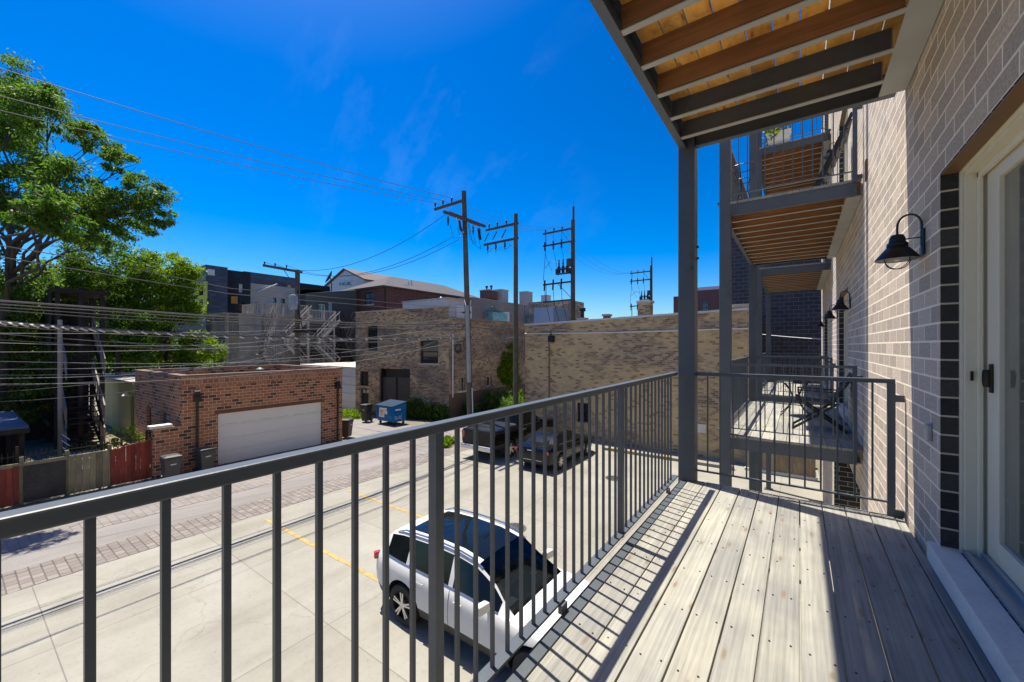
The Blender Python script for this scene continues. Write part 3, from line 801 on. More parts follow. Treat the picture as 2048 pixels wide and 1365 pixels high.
DSID = brick('dark slate siding', [(.07, .09, .13), (.055, .07, .105), (.085, .105, .145)], (.05, .06, .08), .6, .3, .02, .2, (.04, .05, .07), .3, rough=.6)
GSID = brick('grey clapboard', [(.27, .265, .25), (.285, .28, .265)], (.15, .145, .14), 3.0, .14, .014, .15, (.2, .19, .18), .5)
DGSID = brick('dark green grey clapboard', [(.085, .10, .095), (.095, .11, .105)], (.045, .055, .055), 3.0, .16, .016, .15, (.06, .07, .07), .5)
WSID = brick('white clapboard', [(.62, .66, .70), (.65, .69, .72)], (.42, .46, .5), 3.0, .16, .014, 0, bmp=.4)
YSID = brick('olive ribbed siding', [(.56, .53, .26), (.60, .57, .29)], (.34, .32, .16), .22, 30, .02, .2, (.25, .24, .14), .5)
CSTUC = plain('grey stucco', (.42, .40, .37), .9, 0, .12, .8, .1, 30, fine=.05)
WSTUC = plain('white stucco', (.60, .60, .60), .85, 0, .06, .8)
BROWNP = plain('brown painted masonry', (.155, .098, .062), .85, 0, .15, .6, .3, 14, fine=.1)
COPM = plain('brown metal coping', (.20, .12, .085), .5, 0, .1, 3)
TILEC = plain('clay tile coping', (.50, .44, .38), .8, 0, .2, 2, fine=.1)
SHING = plain('grey shingles', (.072, .066, .072), .9, 0, .12, .7, .4, 8, fine=.15)
SHING2 = plain('brown shingles', (.125, .10, .095), .9, 0, .12, .7, .4, 8, fine=.15)
TEAL = glassy('teal balcony glass', (.13, .33, .33), .15)

# ---- red brick garage
gar = thing('brick_garage', 'flat roofed red brick garage with a wide white door, across the alley', 'garage', (-24, 9.1, 0))
gp = [(-27.4, 5.6), (-20.5, 5.6), (-20.5, 12.7), (-27.4, 12.7)]
pf = Pl(gp[1], gp[2]); pS = Pl(gp[0], gp[1])
gd = (1.27, 5.95, 0, 2.24)
wS = (4.15, 4.95, .75, 2.3)
block(gp, 0, 3.92, gar, RBR, {1: [gd], 0: [wS, (2.0, 2.75, 0, 2.3)]}, depth=.16, parapet=.55, cap=COPM)
m = MB(); m.box(-20.5, -20.478, 5.6, 12.7, 3.48, 3.90); m.build('rowlock_band', RBR2, gar)
m = MB(); m.box(-20.5, -20.484, 6.75, 11.68, 2.243, 2.40); m.build('door_lintel', plain('brown brick lintel', (.17, .075, .04), .8, 0, .3, 12), gar)
GDOOR = plain('white garage door', (.80, .77, .69), .5, 0, .03, .6)
m = MB()
for k in range(4):
    m.box(-20.62, -20.585, 6.88, 11.54, .01 + k * .555, .01 + k * .555 + .551)
gdo = m.build('garage_door', GDOOR, gar, bevel=.006)
m = MB()
for k in range(6): m.box(-20.584, -20.578, 7.05 + k * .75, 7.62 + k * .75, 1.745, 1.752)
m.build('panel_groove', GREYP, gdo)
window(pS, wS, .16, gar, frame=plain('teal frame', (.10, .16, .16), .5), glass=BGLASS)
m = MB(); m.add([pS.P(u, v, .14) for u, v in ((2.0, 0), (2.75, 0), (2.75, 2.3), (2.0, 2.3))], [(0, 1, 2, 3)]); m.build('side_door', BLACK, gar)
for yy in (6.10, 12.38):
    m = MB(); m.box(-20.47, -20.30, yy - .13, yy + .13, 2.88, 3.12); m.box(-20.45, -20.33, yy - .09, yy + .09, 3.12, 3.30); dn = m.build('downspout', BLACK, gar, bevel=.02)
    m = MB(); m.tube([(-20.40, yy, 2.9), (-20.40, yy, .05)], .05, 8); m.build('pipe', BLACK, dn)
    m = MB(); m.box(-20.46, -20.34, yy - .10, yy + .10, 3.28, 3.36); m.build('scupper_cap', CHROME, dn)
m = MB(); m.lathe((-24.5, 10.2, 3.4), [(.12, 0), (.12, .4), (.2, .42), (.2, .5), (.05, .6)], 10); m.build('roof_vent', GREYP, gar)
# wing wall left of the garage front
wg = thing('brick_wing_wall', 'short red brick wing wall with pale cap at the garage corner', 'wall', (-20.6, 5.0, 0))
m = MB(); m.box(-20.75, -20.5, 4.72, 5.595, 0, 1.95); m.build('wall', RBR, wg)
m = MB(); m.box(-20.82, -20.43, 4.6, 5.3, 1.954, 2.06); m.build('cap', STONE, wg)

# ---- patched fence along the alley
RED = wood_boards('red stained fence wood', (.16, .022, .014), (.30, .05, .03), grain=(30, 30, 2), per=.25, knots=False)
OLD = wood_boards('grey olive fence wood', (.15, .13, .075), (.27, .235, .15), grain=(30, 30, 2), per=.3, knots=False)
fe = thing('patched_board_fence', 'patched alley fence of red, olive and dark boards left of the garage', 'fence', (-20.75, 1, 0))
def boards(y0, y1, h0, h1, mat, nm, x=-20.75, wv=.14):
    m = MB(); y = y0
    while y < y1 - .03:
        y2 = min(y + wv, y1); t = (y - y0) / max(.01, y1 - y0); h = h0 + (h1 - h0) * t + random.uniform(-.03, .03)
        xx = x + random.uniform(-.012, .012)
        m.box(xx, xx + .022, y + .004, y2 - .004, .03, h); y += wv
    return m.build(nm, mat, fe)
DARKP = plain('tarred plywood', (.035, .034, .033), .8, 0, .5, 1.8, fine=.3)
boards(-13, 1.45, 1.2, 1.25, RED, 'red_boards')
m = MB(); m.box(-20.76, -20.73, 1.5, 2.45, .05, 1.24); m.build('plywood_panel', DARKP, fe)
boards(2.5, 3.55, 1.34, 1.36, OLD, 'olive_boards', wv=.17)
boards(3.56, 4.75, 1.36, 1.55, RED, 'red_boards')
m = MB(); m.box(-20.80, -20.745, -13, 3.55, 1.22, 1.36); m.build('top_rail', OLD, fe)
for y in (-.6, 1.47, 2.48, 3.55): MB().box(-20.86, -20.77, y - .05, y + .05, 0, 1.55).build('fence_post', OLD, fe)
ir = thing('iron_fence', 'thin black iron picket fence just behind the patched boards', 'fence', (-21.2, 1.5, 0))
m = MB()
m.box(-21.22, -21.19, -3, 4.7, 1.5, 1.53); m.box(-21.22, -21.19, -3, 4.7, .25, .28); m.build('rail', BLACK, ir)
m = MB(); y = -3
while y < 4.7: m.box(-21.214, -21.196, y, y + .018, .05, 1.66); y += .12
m.build('pickets', BLACK, ir)
for y in (-1.2, 1.4, 3.4, 4.68): MB().box(-21.24, -21.17, y - .035, y + .035, 0, 1.85).build('post', BLACK, ir)

# ---- wheeled bins, dumpster
BINP = plain('dark bin plastic', (.05, .053, .054), .45, 0, .15, 3)
def wheelie(loc, rot, label, body=BINP, h=1.02, mark=True):
    t = thing('wheeled_bin', label, 'rubbish bin', loc, 'wheeled rubbish bins')
    x0, y0, z0 = loc; B = lambda x, y, z: Vector((x0 + x * math.cos(rot) - y * math.sin(rot), y0 + x * math.sin(rot) + y * math.cos(rot), z0 + z))
    lo = [(-.20, -.19), (.22, -.19), (.22, .19), (-.20, .19)]; hi = [(-.30, -.27), (.30, -.27), (.30, .27), (-.30, .27)]
    m = MB(); v = [B(x, y, .08) for x, y in lo] + [B(x * .93, y * .93, h * .80) for x, y in hi] + [B(x, y, h * .82) for x, y in hi] + [B(x, y, h * .92) for x, y in hi]
    fs = [(3, 2, 1, 0)]
    for k in range(3): fs += [(4 * k + i, 4 * k + (i + 1) % 4, 4 * k + 4 + (i + 1) % 4, 4 * k + 4 + i) for i in range(4)]
    m.add(v, fs + [(12, 13, 14, 15)]); m.build('body', body, t, bevel=.015)
    m = MB(); v = [B(x * 1.08, y * 1.08, h * .925) for x, y in hi] + [B(x * 1.02, y * 1.02, h * .985) for x, y in hi] + [B(x * .6, y * .6, h * 1.02) for x, y in hi]
    m.add(v, [(3, 2, 1, 0)] + [(4 * k + i, 4 * k + (i + 1) % 4, 4 * k + 4 + (i + 1) % 4, 4 * k + 4 + i) for k in (0, 1) for i in range(4)] + [(8, 9, 10, 11)]); m.build('lid', body, t, bevel=.012)
    for s in (-.22, .22):
        m = MB(); ax = (B(0, 1, 0) - B(0, 0, 0)); c = B(-.24, s, .13)
        n = 14; rx = (B(1, 0, 0) - B(0, 0, 0)); ring = []
        v = [c + rx * .13 * math.cos(2 * math.pi * i / n) + Vector((0, 0, .13 * math.sin(2 * math.pi * i / n))) + ax * e for e in (-.03, .03) for i in range(n)]
        m.add(v, [tuple(range(n)), tuple(reversed(range(n, 2 * n)))] + [(i, n + i, n + (i + 1) % n, (i + 1) % n) for i in range(n)]); m.build('wheel', BLACKP, t)
    m = MB(); m.bar(B(-.36, -.22, h * .9), B(-.36, .22, h * .9), .03, .03); m.bar(B(-.36, -.22, h * .9), B(-.29, -.22, h * .88), .03, .03); m.bar(B(-.36, .22, h * .9), B(-.29, .22, h * .88), .03, .03); m.build('handle', body, t)
    if mark:
        m = MB(); m.obox(B(.292, 0, h * .70), (B(.002, 0, 0) - B(0, 0, 0)) + Vector((0, 0, 0)), B(0, .09, 0) - B(0, 0, 0), Vector((.0, 0, .018))); m.build('label_strip', WHITE, t)
    return t
wheelie((-19.55, 5.02, 0), 0, 'grey wheeled bin with glossy lid at the end of the red fence')
wheelie((-19.75, 6.16, 0), .1, 'grey wheeled bin under the garage downspout, half hidden by the railing', h=1.04)
wheelie((-24.15, 16.75, 0), -1.3, 'tall black wheeled bin beside the blue dumpster', BLACKP, 1.2)
wheelie((-20.9, 13.2, 0), .5, 'brown wheeled bin at the right edge of the red garage', plain('brown bin plastic', (.06, .04, .03), .5), 1.05)
BLUE = plain('blue dumpster paint', (.0, .13, .36), .6, .0, .2, 1.5, .05, 20, spec=.2, fine=.1)
du = thing('dumpster', 'blue steel dumpster with a white paper sign against the brown brick building', 'dumpster', (-22.2, 17.4, 0))
m = MB(); x0, x1, y0, y1 = -23.05, -21.4, 16.75, 17.9
m.add([(x0, y0 + .12, .22), (x1, y0 + .12, .22), (x1, y1, .22), (x0, y1, .22), (x0, y0, .6), (x1, y0, .6), (x1, y1, .6), (x0, y1, .6), (x0, y0, 1.2), (x1, y0, 1.2), (x1, y1, 1.42), (x0, y1, 1.42)],
      [(3, 2, 1, 0), (0, 1, 5, 4), (1, 2, 6, 5), (2, 3, 7, 6), (3, 0, 4, 7), (4, 5, 9, 8), (5, 6, 10, 9), (6, 7, 11, 10), (7, 4, 8, 11)])
m.box(x0 - .03, x1 + .03, y0 - .035, y0 + .03, 1.14, 1.21); m.box(x0 - .1, x0 - .003, y0 + .25, y1 - .25, .75, .9); m.box(x1 + .003, x1 + .1, y0 + .25, y1 - .25, .75, .9)
for x in (x0 + .1, x1 - .1): m.box(x - .03, x + .03, y0 - .025, y0 - .001, .6, 1.14)
m.build('body', BLUE, du, bevel=.01)
m = MB(); m.add([(x0 - .05, y0 - .05, 1.215), (x1 + .05, y0 - .05, 1.215), (x1 + .05, y1 + .03, 1.44), (x0 - .05, y1 + .03, 1.44), (x0 - .05, y0 - .05, 1.26), (x1 + .05, y0 - .05, 1.26), (x1 + .05, y1 + .03, 1.49), (x0 - .05, y1 + .03, 1.49)],
      [(3, 2, 1, 0), (4, 5, 6, 7), (0, 1, 5, 4), (1, 2, 6, 5), (2, 3, 7, 6), (3, 0, 4, 7)]); m.build('lid', plain('dumpster lid', (.006, .03, .07), .7, 0, .2, 2, spec=.2), du)
for x in (x0 + .12, x1 - .12):
    for y in (y0 + .25, y1 - .15):
        m = MB(); m.lathe((x, y, .09), [(.09, -.03), (.09, .03)], 12, 'x'); m.box(x - .04, x + .04, y - .05, y + .05, .12, .225); m.build('caster', BLACK, du)
m = MB(); m.obox((-22.45, y0 - .005, .80), (.27, 0, .0), (0, .002, 0), (0.02, 0, .30)); sg = m.build('paper_sign', WHITE, du)
REDP = plain('red print', (.35, .03, .03), .6)
m = MB()
for r_, (zz, x_, wv) in enumerate(((.93, -.17, .055), (.82, -.19, .055))):
    for k in range(6): m.box(-22.45 + x_ + k * .062, -22.45 + x_ + k * .062 + .05, y0 - .0105, y0 - .0076, zz - .03, zz + (.045 if k % 3 == 0 else .02))
for k in range(4): m.box(-22.64, -22.28, y0 - .0105, y0 - .0076, .58 + k * .045, .595 + k * .045)
m.build('red_print', REDP, sg)
m = MB(); m.box(-22.62, -22.42, y0 - .006, y0 - .001, 1.06 + .05, 1.13); m.box(-22.3, -21.95, y0 - .006, y0 - .001, .98, 1.12); m.box(-22.15, -21.9, y0 - .006, y0 - .001, .72, .95); m.build('paper_label', WHITE, du)
m = MB(); m.box(x1 + .001, x1 + .005, 17.0, 17.45, .95, 1.05); m.box(x1 + .001, x1 + .005, 17.05, 17.45, .78, .88); m.build('side_label', WHITE, du)
m = MB()
for ps in ([(.12, .58), (.02, .6), (.02, .5), (.12, .46), (.12, .38), (.0, .38)], [(.18, .56), (.18, .4), (.28, .4), (.28, .56)], [(.34, .4), (.4, .62), (.46, .4)], [(.55, .66), (.5, .45)], [(.48, .36), (.62, .38)]):
    m.tube([(x1 + .004, 16.95 + a, b) for a, b in ps], .013, 4)
m.build('graffiti', WHITE, du)

# ---- brown two storey brick building
bb = thing('brown_brick_building', 'old two storey brown brick building with a dark gated bay', 'building', (-24, 20, 0))
A, Bc = Vector((-20.3, 20.8)), Vector((-27.9, 18.4))
bp = [Bc, A, (-20.3, 46), (-27.9, 46)]
pL = Pl(Bc, A); pR = Pl(A, (-20.3, 46))
zt = pL.pix(892, 614)[1]
wins = [pL.op(734, 651, 755, 703), pL.op(840, 681, 876, 727), pL.op(720, 743, 737, 772)]
dr = pL.op(721, 778, 737, 833); dr = (dr[0], dr[1], 0.02, dr[3]); bay = pL.op(759, 738, 820, 838); bay = (bay[0], bay[1], 0.02, bay[3])
rw = [pR.op(917, 755, 931, 782), pR.op(974, 752, 983, 774)]
zr = pR.pix(905, 637)[1]
block(bp, 0, zr + .1, bb, BBR, {0: wins + [dr, bay], 1: rw}, depth=.22, parapet=.3, tops={0: (zt - .25, zt), 1: zr, 2: zr, 3: (zr, zt - .25)}, cap=None)
m = MB()
for i in range(16):
    s0, s1 = pL.L * i / 16, pL.L * (i + 1) / 16; zz = zt - .25 + .25 * i / 16
    m.obox((pL.P((s0 + s1) / 2, zz + .045, .12)), pL.t.to_3d() * (s1 - s0) * .5, pL.n.to_3d() * .18, Vector((0, 0, .04 + .008 * (i % 2))))
m.build('tile_coping', TILEC, bb)
m = MB(); m.box(-20.34, -20.14, 21, 46, zr + .005, zr + .09); m.build('roof_edge', plain('grey flashing', (.25, .26, .26), .6), bb)
DFR = plain('black green frame', (.018, .022, .02), .6)
window(pL, wins[0], .22, bb, DFR, DGLASS, sill=TILEC); window(pL, wins[1], .22, bb, DFR, DGLASS, sill=TILEC, fw=.12); window(pL, wins[2], .22, bb, DFR, DGLASS, False, mull=1)
DOORM = plain('dark green door', (.022, .024, .018), .5, 0, .2, 3)
m = MB(); ps = [pL.P(u, v, .18) for u, v in ((dr[0], 0), (dr[1], 0), (dr[1], dr[3]), (dr[0], dr[3]))] + [pL.P(u, v, .23) for u, v in ((dr[0], 0), (dr[1], 0), (dr[1], dr[3]), (dr[0], dr[3]))]
m.add(ps, [(0, 1, 2, 3), (7, 6, 5, 4), (0, 4, 5, 1), (1, 5, 6, 2), (2, 6, 7, 3), (3, 7, 4, 0)]); dd = m.build('door', DOORM, bb)
m = MB(); wd = dr[1] - dr[0]
for i in (0, 1):
    for z0_, z1_ in ((.2, .95), (1.05, 1.75)):
        a = dr[0] + wd * (.12 + .42 * i); b_ = a + wd * .34
        for (u0, v0, u1, v1) in ((a, z0_, b_, z0_), (b_, z0_, b_, z1_), (b_, z1_, a, z1_), (a, z1_, a, z0_)): m.bar(pL.P(u0, v0, .172), pL.P(u1, v1, .172), .02, .03)
m.build('door_panel', plain('door moulding', (.06, .06, .045), .5), dd)
m = MB()
for k in (0, 1): m.obox(pL.P(dr[0] + wd * (.30 + .42 * k), dr[3] - .22, .165), pL.t.to_3d() * wd * .13, pL.n.to_3d() * .008, Vector((0, 0, .12)))
npl = m.build('number_plate', WHITE, dd)
m = MB()
for k in (0, 1): m.tube([pL.P(dr[0] + wd * (.30 + .42 * k) + a, dr[3] - .22 + b_, .152) for a, b_ in ((-.04, .05), (.04, .05), (-.03 + .04 * k, -.01), (.04, -.04), (-.04, -.06))], .012, 4)
m.build('numeral', BLACK, npl)
# gated bay: dark recess, scissor gate
m = MB(); ps = [pL.P(u, v, .8) for u, v in ((bay[0] - .1, 0), (bay[1] + .1, 0), (bay[1] + .1, bay[3] + .1), (bay[0] - .1, bay[3] + .1))]
m.add(ps, [(0, 1, 2, 3)]); m.build('bay_door', plain('dark grey door', (.07, .07, .062), .7), bb)  # dark grey panel at the back of the bay
m = MB(); 
for (a, b_) in ((bay[0] - .02, bay[0] + .03), (bay[1] - .03, bay[1] + .02)):
    m.add([pL.P(a, 0, .2), pL.P(b_, 0, .2), pL.P(b_, bay[3], .2), pL.P(a, bay[3], .2), pL.P(a, 0, .85), pL.P(b_, 0, .85), pL.P(b_, bay[3], .85), pL.P(a, bay[3], .85)], [(0, 1, 2, 3), (0, 4, 5, 1), (1, 5, 6, 2), (2, 6, 7, 3), (3, 7, 4, 0)])
m.add([pL.P(bay[0], bay[3], .2), pL.P(bay[1], bay[3], .2), pL.P(bay[1], bay[3], .85), pL.P(bay[0], bay[3], .85)], [(0, 1, 2, 3)])
m.build('bay_reveal', DFR, bb)
m = MB(); gt = bay[3] - .85; s = bay[0] + .25; st = .17
while s < bay[1] - .05:
    s2 = min(s + st, bay[1] - .02)
    z = .1
    while z < gt:
        m.bar(pL.P(s, z, .12), pL.P(s2, z + .21, .12), .018, .012, pL.n.to_3d()); m.bar(pL.P(s2, z, .11), pL.P(s, z + .21, .11), .018, .012, pL.n.to_3d()); z += .21
    s += st
m.build('scissor_gate', plain('pale gate steel', (.30, .27, .20), .5, .3), bb)
m = MB(); mid = (bay[0] + bay[1]) / 2 + .15
m.bar(pL.P(mid, 0, .09), pL.P(mid, gt + .2, .09), .16, .04, pL.n.to_3d()); m.bar(pL.P(bay[0] + .24, 0, .1), pL.P(bay[0] + .24, gt, .1), .04, .03, pL.n.to_3d()); m.build('gate_post', BLACK, bb)
window(pR, rw[0], .2, bb, TILEC, DGLASS, False, sill=STONE, fw=.05); window(pR, rw[1], .2, bb, WHITE, plain('boarded red', (.10, .03, .025), .7), False, fw=.08)
# brown painted base of the right side
zA = pR.pix(920, 787)[1]; zB = pR.pix(1022, 771)[1]
m = MB(); m.box(-20.3, -20.27, 20.83, 45.9, 0, (zA + zB) / 2); m.build('painted_base', BROWNP, bb)
# downpipe and cable coil
s, z = pR.pix(904, 675); Y0 = 20.8 + s
m = MB(); m.tube([(-20.22, Y0, z + .2), (-20.22, Y0, pR.pix(905, 795)[1])], .05, 8); m.build('downpipe', WHITE, bb)
s, z = pR.pix(915, 697)
m = MB(); m.tube([(-20.22, 20.8 + s + .28 * math.cos(R(a)), z + .33 * math.sin(R(a))) for a in range(0, 361, 20)], .045, 6); m.build('cable_coil', BLACK, bb)
# white penthouse on its roof
m = MB(); px0 = onX(893, 600, -21.5); px1 = onX(942, 640, -21.5)
pp = [(-26.5, px0.y), (-21.5, px0.y), (-21.5, px1.y), (-26.5, px1.y)]
ph = thing('roof_penthouse', 'pale stucco penthouse with rounded corner on the roof of the brown building', 'roof structure', (-24, px0.y + 2, zr))
m.prism(pp, zr - .2, px0.z + .05); m.build('wall', WSTUC, ph)
m = MB(); m.prism([(q[0] + (.1 if q[0] > -24 else -.1), q[1]) for q in pp], px0.z + .055, px0.z + .2); m.build('roof_cap', TILEC, ph)
m = MB(); d = onX(928, 612, -21.45); m.box(-21.49, -21.42, d.y - .9, d.y + .9, zr, zr + 1.15); m.build('door', WHITE, ph)

# ---- tan brick building
tb = thing('tan_brick_building', 'long windowless tan brick building closing the parking lot', 'building', (-8, 21, 0))
YT = 20.6; xL, xR = -13.66, -1.81
zL = onY(1053, 652, YT).z; zRr = onY(1430, 625, YT).z; zRt = zL + (zRr - zL) * (xR - xL) / (-3.15 - xL)
tp = [(xL, YT), (xR, YT), (xR, YT + 3.85), (xL, YT + 3.85)]
block(tp, 0, zL, tb, TBR, {0: [Pl(tp[0], tp[1]).op(1154, 806, 1176, 845)]}, depth=.15, parapet=.25, tops={0: (zL, zRt), 1: zRt, 2: (zRt, zL), 3: zL})
pT = Pl(tp[0], tp[1])
window(pT, pT.op(1154, 806, 1176, 845), .15, tb, plain('dark red shutter', (.08, .02, .015), .7), DGLASS, False, mull=1)
m = MB()
for i in range(26):
    a, b_ = pT.L * i / 26, pT.L * (i + 1) / 26; zz = zL + (zRt - zL) * (i + .5) / 26
    m.obox(pT.P((a + b_) / 2, zz + .05, .12), Vector(((b_ - a) * .5, 0, (zRt - zL) / 52)), (0, .19, 0), (0, 0, .045 + .008 * (i % 2)))
m.build('tile_coping', WSTUC, tb)
zc = onY(1200, 665, YT).z
m = MB(); m.tube([(xL, YT - .04, onY(1053, 668, YT).z), (-8, YT - .06, onY(1200, 665, YT).z - .03), (xR, YT - .04, onY(1460, 658, YT).z)], .035, 6); m.build('conduit', WHITE, tb)
d0 = onY(1099, 700, YT); m = MB(); m.tube([(d0.x, YT - .05, d0.z + .4), (d0.x, YT - .05, onY(1099, 800, YT).z)], .04, 6); m.build('downpipe', plain('rusty pipe', (.22, .16, .11), .7), tb)
m = MB(); m.box(d0.x + .05, d0.x + .35, YT - .28, YT - .001, d0.z + .45, d0.z + .8); m.bar((d0.x, YT - .1, d0.z + .7), (d0.x + .4, YT - .5, d0.z + .95), .06, .08); m.build('wall_bracket', BLACK, tb)
v0 = onY(1403, 857, YT); m = MB(); m.box(v0.x - .2, v0.x + .2, YT - .05, YT - .001, v0.z - .2, v0.z + .2); m.build('wall_vent', STONE, tb)
def chimney(c, w_, dpt, z0_, z1_, mat, label, cap=None, pots=0):
    t = thing('chimney', label, 'chimney', (c[0], c[1], z0_))
    m = MB(); m.box(c[0] - w_ / 2, c[0] + w_ / 2, c[1] - dpt / 2, c[1] + dpt / 2, z0_, z1_); m.build('stack', mat, t)
    m = MB(); m.box(c[0] - w_ / 2 - .06, c[0] + w_ / 2 + .06, c[1] - dpt / 2 - .06, c[1] + dpt / 2 + .06, z1_ + .003, z1_ + .12); m.build('cap', cap or TILEC, t)
    for k in range(pots):
        x = c[0] + (k - (pots - 1) / 2) * w_ * .5
        m = MB(); m.lathe((x, c[1], z1_ + .12), [(.11, 0), (.11, .4), (.2, .42), (.2, .62), (.05, .68)], 10); m.build('flue', BLACK, t)
    return t
c0 = onY(1291, 607, YT + 1.2); chimney((c0.x, YT + 1.2), .62, .6, 6.2, c0.z, TBR, 'square brick chimney on the tan roof, before the farthest pole')
c0 = onY(1485, 622, YT + .5); chimney((xR - .3, YT + .4), .58, .75, 6.2, c0.z + .15, TBR, 'brick chimney stub at the right end of the tan wall')
c0 = onY(1214, 633, YT + 2.6); chimney((c0.x, YT + 2.6), .35, .35, 6, c0.z, BROWNP, 'small stub chimney in the middle of the tan roof')
c0 = onY(1165, 640, YT + 3); chimney((c0.x, YT + 3), .45, .45, 6, c0.z, WSTUC, 'pale little roof vent chimney with a metal flue', pots=1)
# ground weeds later; timber fence and dark block building at the end of our lot
tf = thing('timber_fence', 'weathered vertical board fence at ground level under the far balconies', 'fence', (-.6, 19.5, 0))
PLANK = wood_boards('yellowish fence planks', (.20, .155, .085), (.36, .29, .18), grain=(30, 30, 2), per=.2, knots=True)
m = MB(); x = -1.8
while x < .5:
    m.box(x, x + .14, 19.48 + random.uniform(-.006, .006), 19.505, .12, 2.3 + random.uniform(-.02, .02)); x += .146
m.build('boards', PLANK, tf)
m = MB(); m.box(-1.8, .6, 19.51, 19.55, .4, .49); m.box(-1.8, .6, 19.51, 19.55, 1.9, 1.99); m.build('rail', PLANK, tf)
m = MB(); m.box(-1.85, .6, 19.40, 19.56, 0, .11); m.build('footing', STONE, tf)
db = thing('dark_block_building', 'dark navy painted block building closing the row of balconies', 'building', (-1, 25, 0))
block([(-3.45, 24.5), (14, 24.5), (14, 40), (-3.45, 40)], 0, 12.0, db, DBL, {}, cap=None)
m = MB(); m.box(-3.44, -2.93, 24.52, 39.9, 12.1, 15.6); m.build('party_wall', MBR, db)
MB().box(-3.48, -2.89, 24.48, 39.95, 15.605, 15.7).build('coping', TILEC, db)
lg = thing('slatted_grate', 'dark slatted metal grate at ground level below the end of the deck', 'grate', (-.15, 14.6, 0))
m = MB()
for k in range(8): m.box(-.78, .48, 14.2 + k * .1, 14.245 + k * .1, .52, .56)
m.box(-.82, -.77, 14.18, 14.96, 0, .58); m.box(.48, .52, 14.18, 14.96, 0, .58); m.build('frame', BLACK, lg)
# ------------------------------------------------------------------ background buildings
def bldg(name, label, loc, group=None, cat='building'): return thing(name, label, cat, loc, group)
# dark slate tower with yellow window frames
c = onX(412, 531, -48)
t = bldg('slate_tower', 'dark slate blue block of flats with yellow window surrounds', (-50, c.y, 0))
e1 = onX(455, 538, -48).y; e2 = onX(506, 546, -48).y
tp1 = [(-58, c.y), (-48, c.y), (-48, e1), (-58, e1)]
pa, pb = Pl(tp1[0], tp1[1]), Pl(tp1[1], tp1[2])
YEL2 = plain('yellow surround', (.50, .52, .03), .6, 0, .08, 2)
h = [pa.op(399, 570, 408, 591), pa.op(399, 603, 407, 616)]
block(tp1, 0, c.z, t, DSID, {0: h}, depth=.3, cap=plain('steel coping', (.15, .22, .27), .5))
for o in h:
    window(pa, o, .3, t, DFR, DGLASS, False)
    m = MB(); a, b, lo, hi = o
    for (u0, u1, v0, v1) in ((a - 1.6, a, lo - .4, hi + .2), (b, b + .9, lo - .4, hi + .2), (a, b, lo - .4, lo)):
        m.add([pa.P(u, v, d) for d in (-.06, .02) for v in (v0, v1) for u in (u0, u1)], [(0, 1, 3, 2), (4, 6, 7, 5), (0, 4, 5, 1), (2, 3, 7, 6), (0, 2, 6, 4), (1, 5, 7, 3)])
    m.build('yellow_surround', YEL2, t)
tp2 = [(-57, e1 + .01), (-48.6, e1 + .01), (-48.6, e2), (-57, e2)]
pc = Pl(tp2[1], tp2[2])
DS2 = brick('black blue siding', [(.018, .022, .032), (.025, .03, .042)], (.012, .014, .02), .4, 40, .02, .2, (.02, .02, .03), .4)
h2 = [pc.op(478, 568, 487, 586), pc.op(478, 605, 488, 624)]
block(tp2, 0, c.z - .05, t, DS2, {1: h2}, depth=.3, name='rear_wing')
window(pc, h2[0], .3, t, WHITE, WHITE, False); window(pc, h2[1], .3, t, BLACK, DGLASS, False)
m = MB(); q = onX(422, 545, -47.95); m.box(-47.99, -47.9, q.y - .3, q.y + .3, q.z - .3, q.z + .3); m.build('wall_lamp', WHITE, t)
m = MB(); q = onX(468, 600, -48.5); m.box(-48.58, -48.4, q.y - .3, q.y + .3, q.z - .4, q.z + .35); m.build('wall_box', plain('orange box', (.5, .22, .02), .6), t)

# grey stucco rear building with dark upper setback
e3 = onX(600, 570, -49).y; ztop = onX(530, 570, -49).z
t = bldg('grey_stucco_building', 'grey stucco rear building with a dark clad top storey, behind the wooden porches', (-52, (e2 + e3) / 2, 0))
tp3 = [(-60, e2 + .02), (-49, e2 + .02), (-49, e3), (-60, e3)]
pd = Pl(tp3[1], tp3[2])
h3 = [pd.op(509, 603, 517, 621), pd.op(546, 596, 553, 618), pd.op(562, 598, 570, 626)]
block(tp3, 0, ztop, t, CSTUC, {1: h3}, depth=.25)
window(pd, h3[0], .25, t, WHITE, BGLASS); window(pd, h3[1], .25, t, DFR, BGLASS); window(pd, h3[2], .25, t, DFR, DGLASS, False)
q = onX(505, 545, -50.5); q2 = onX(600, 562, -50.5)
m = MB(); m.box(-59, -50.5, e2 + .1, q2.y, ztop - .5, q.z); m.build('top_storey', DSID, t)
q = onX(560, 545, -52); q2 = onX(660, 580, -52)
m = MB(); m.box(-59, -52, q.y, q2.y, ztop - .6, onX(560, 561, -52).z); m.build('dark_parapet', DS2, t)
m = MB(); a = onX(515, 584, -48.9); b = onX(560, 569, -46); m.bar(a, (-48.9, b.y + 1.0, a.z + 1.1), .25, .12); m.build('sloping_coping', WSTUC, t)
